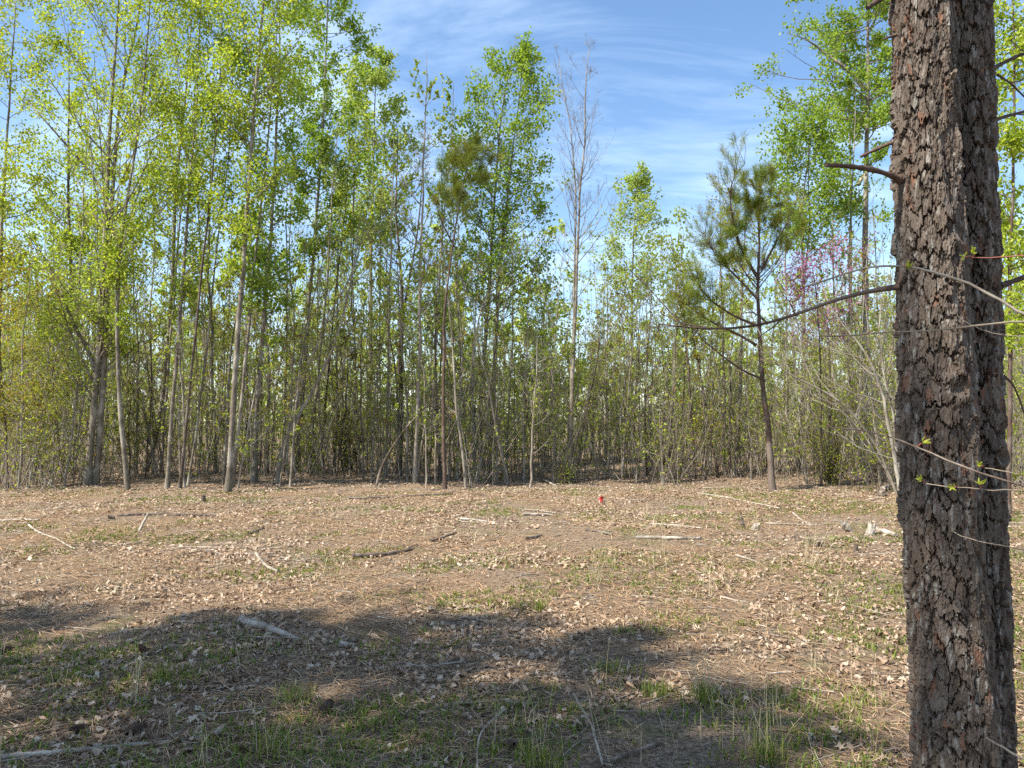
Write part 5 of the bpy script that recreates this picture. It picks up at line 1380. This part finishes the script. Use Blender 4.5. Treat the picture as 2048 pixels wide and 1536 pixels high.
clump('grass_clump', 'bright grass clump with long bent stalks near the bottom centre', 1085, 1536, 90, 0.12, 0.06, 7, 5, sh=0.42)
clump('grass_clump', 'green grass tuft with straw stalks at the bottom, left of the large pine', 1535, 1520, 80, 0.14, 0.04, 10, 6, sh=0.40)
clump('grass_clump', 'green grass tuft in the shade right of the dark upright pine cone', 590, 1400, 90, 0.10, 0.07, 0, 7)
clump('grass_clump', 'green grass tuft at the sunlit edge of the shade near the centre', 1080, 1222, 110, 0.10, 0.022, 0, 18)
clump('grass_clump', 'thick green grass tuft in the middle of the near shade', 1225, 1345, 120, 0.09, 0.08, 0, 9)
clump('straw_clump', 'tall dry straw clump in the sun right of the centre', 1190, 1165, 30, 0.12, 0.05, 16, 10, PAL_STRAW, 0.55)
clump('straw_clump', 'second tall dry straw clump in the sun, nearer the right than the first', 1320, 1110, 26, 0.12, 0.06, 14, 11, PAL_STRAW, 0.6)
clump('straw_clump', 'dry straw stalks rising in the grass left of the dark spiky stub', 1618, 1132, 30, 0.10, 0.06, 14, 12, PAL_STRAW, 0.55)
clump('straw_clump', 'bent dry straw clump at the grassy strip beside the large pine', 1795, 1015, 40, 0.25, 0.10, 12, 13, PAL_STRAW, 0.7, 0.004)
_g = clump('golden_grass', 'golden dry grass patch glowing in the shade beyond the dark forked tree', 770, 905, 260, 0.55, 0.5, 40, 14, PAL_STRAW, 0.9, 0.008)
_g['kind'] = 'stuff'
def stalk_field(seed, n):
    rs = np.random.default_rng(seed); mb = MB()
    px = rs.uniform(1180, 1830, n); py = rs.uniform(1370, 1540, n)
    S = np.array([gnd(a, b) for a, b in zip(px, py)])
    D = norm(np.stack([rs.normal(-0.05, 0.2, n), rs.normal(0, 0.12, n), np.ones(n)], 1))
    P = curves(S, D, rs.uniform(0.15, 0.42, n), 6, rs, -0.05, 0.05)
    tubes(mb, P, np.tile(np.linspace(0.0014, 0.0007, 6), (n, 1)), 4, 0, PAL_STRAW[rs.integers(0, 3, n)])
    tag(mb.build('dry_stalks', M['straw']), 'thin dry stalks standing in the near shade at the foot of the large pine', 'dry grass', kind='stuff')
stalk_field(5, 30)

# scrap of red tape
def red_tape():
    rs = np.random.default_rng(2); b = gnd(1203, 1006); mb = MB()
    m, nt, out = mat_new('red_plastic_tape')
    p = nd(nt, 'ShaderNodeBsdfPrincipled'); p.inputs['Base Color'].default_value = (0.55, 0.035, 0.04, 1); p.inputs['Roughness'].default_value = 0.35
    nz_ = nd(nt, 'ShaderNodeTexNoise'); nz_.inputs['Scale'].default_value = 40; bp = nd(nt, 'ShaderNodeBump'); bp.inputs['Strength'].default_value = 0.4
    nt.links.new(nz_.outputs['Fac'], bp.inputs['Height']); nt.links.new(bp.outputs[0], p.inputs['Normal']); nt.links.new(p.outputs[0], out.inputs[0])
    for s in range(4):
        k = 9; t = np.linspace(0, 1, k); a = rs.uniform(0, 6.28)
        c = np.stack([np.cos(a + 2 * t) * 0.05 * t + rs.normal(0, 0.012, k), np.sin(a + 2 * t) * 0.05 * t, 0.02 + 0.10 * np.sin(3.1 * t) * rs.uniform(0.5, 1.2)], 1)
        w = norm(rand_dir(rs, 1))[0] * 0.014
        tw = np.stack([np.cos(3 * t), np.sin(3 * t), np.cos(5 * t)], 1) * 0.012
        V = np.concatenate([c - w - tw, c + w + tw, c - w - tw + [0, 0.0012, 0.0008], c + w + tw + [0, 0.0012, 0.0008]]) + b
        i = np.arange(k - 1)
        F = np.concatenate([np.stack([i, i + 1, i + 1 + k, i + k], 1), np.stack([i + 2 * k, i + 3 * k, i + 1 + 3 * k, i + 1 + 2 * k], 1)])
        mb.add(V, F, None, 0, True)
    tag(mb.build('red_tape', m, None, b), 'crumpled scrap of red plastic tape on the litter near the clearing centre', 'tape')
red_tape()
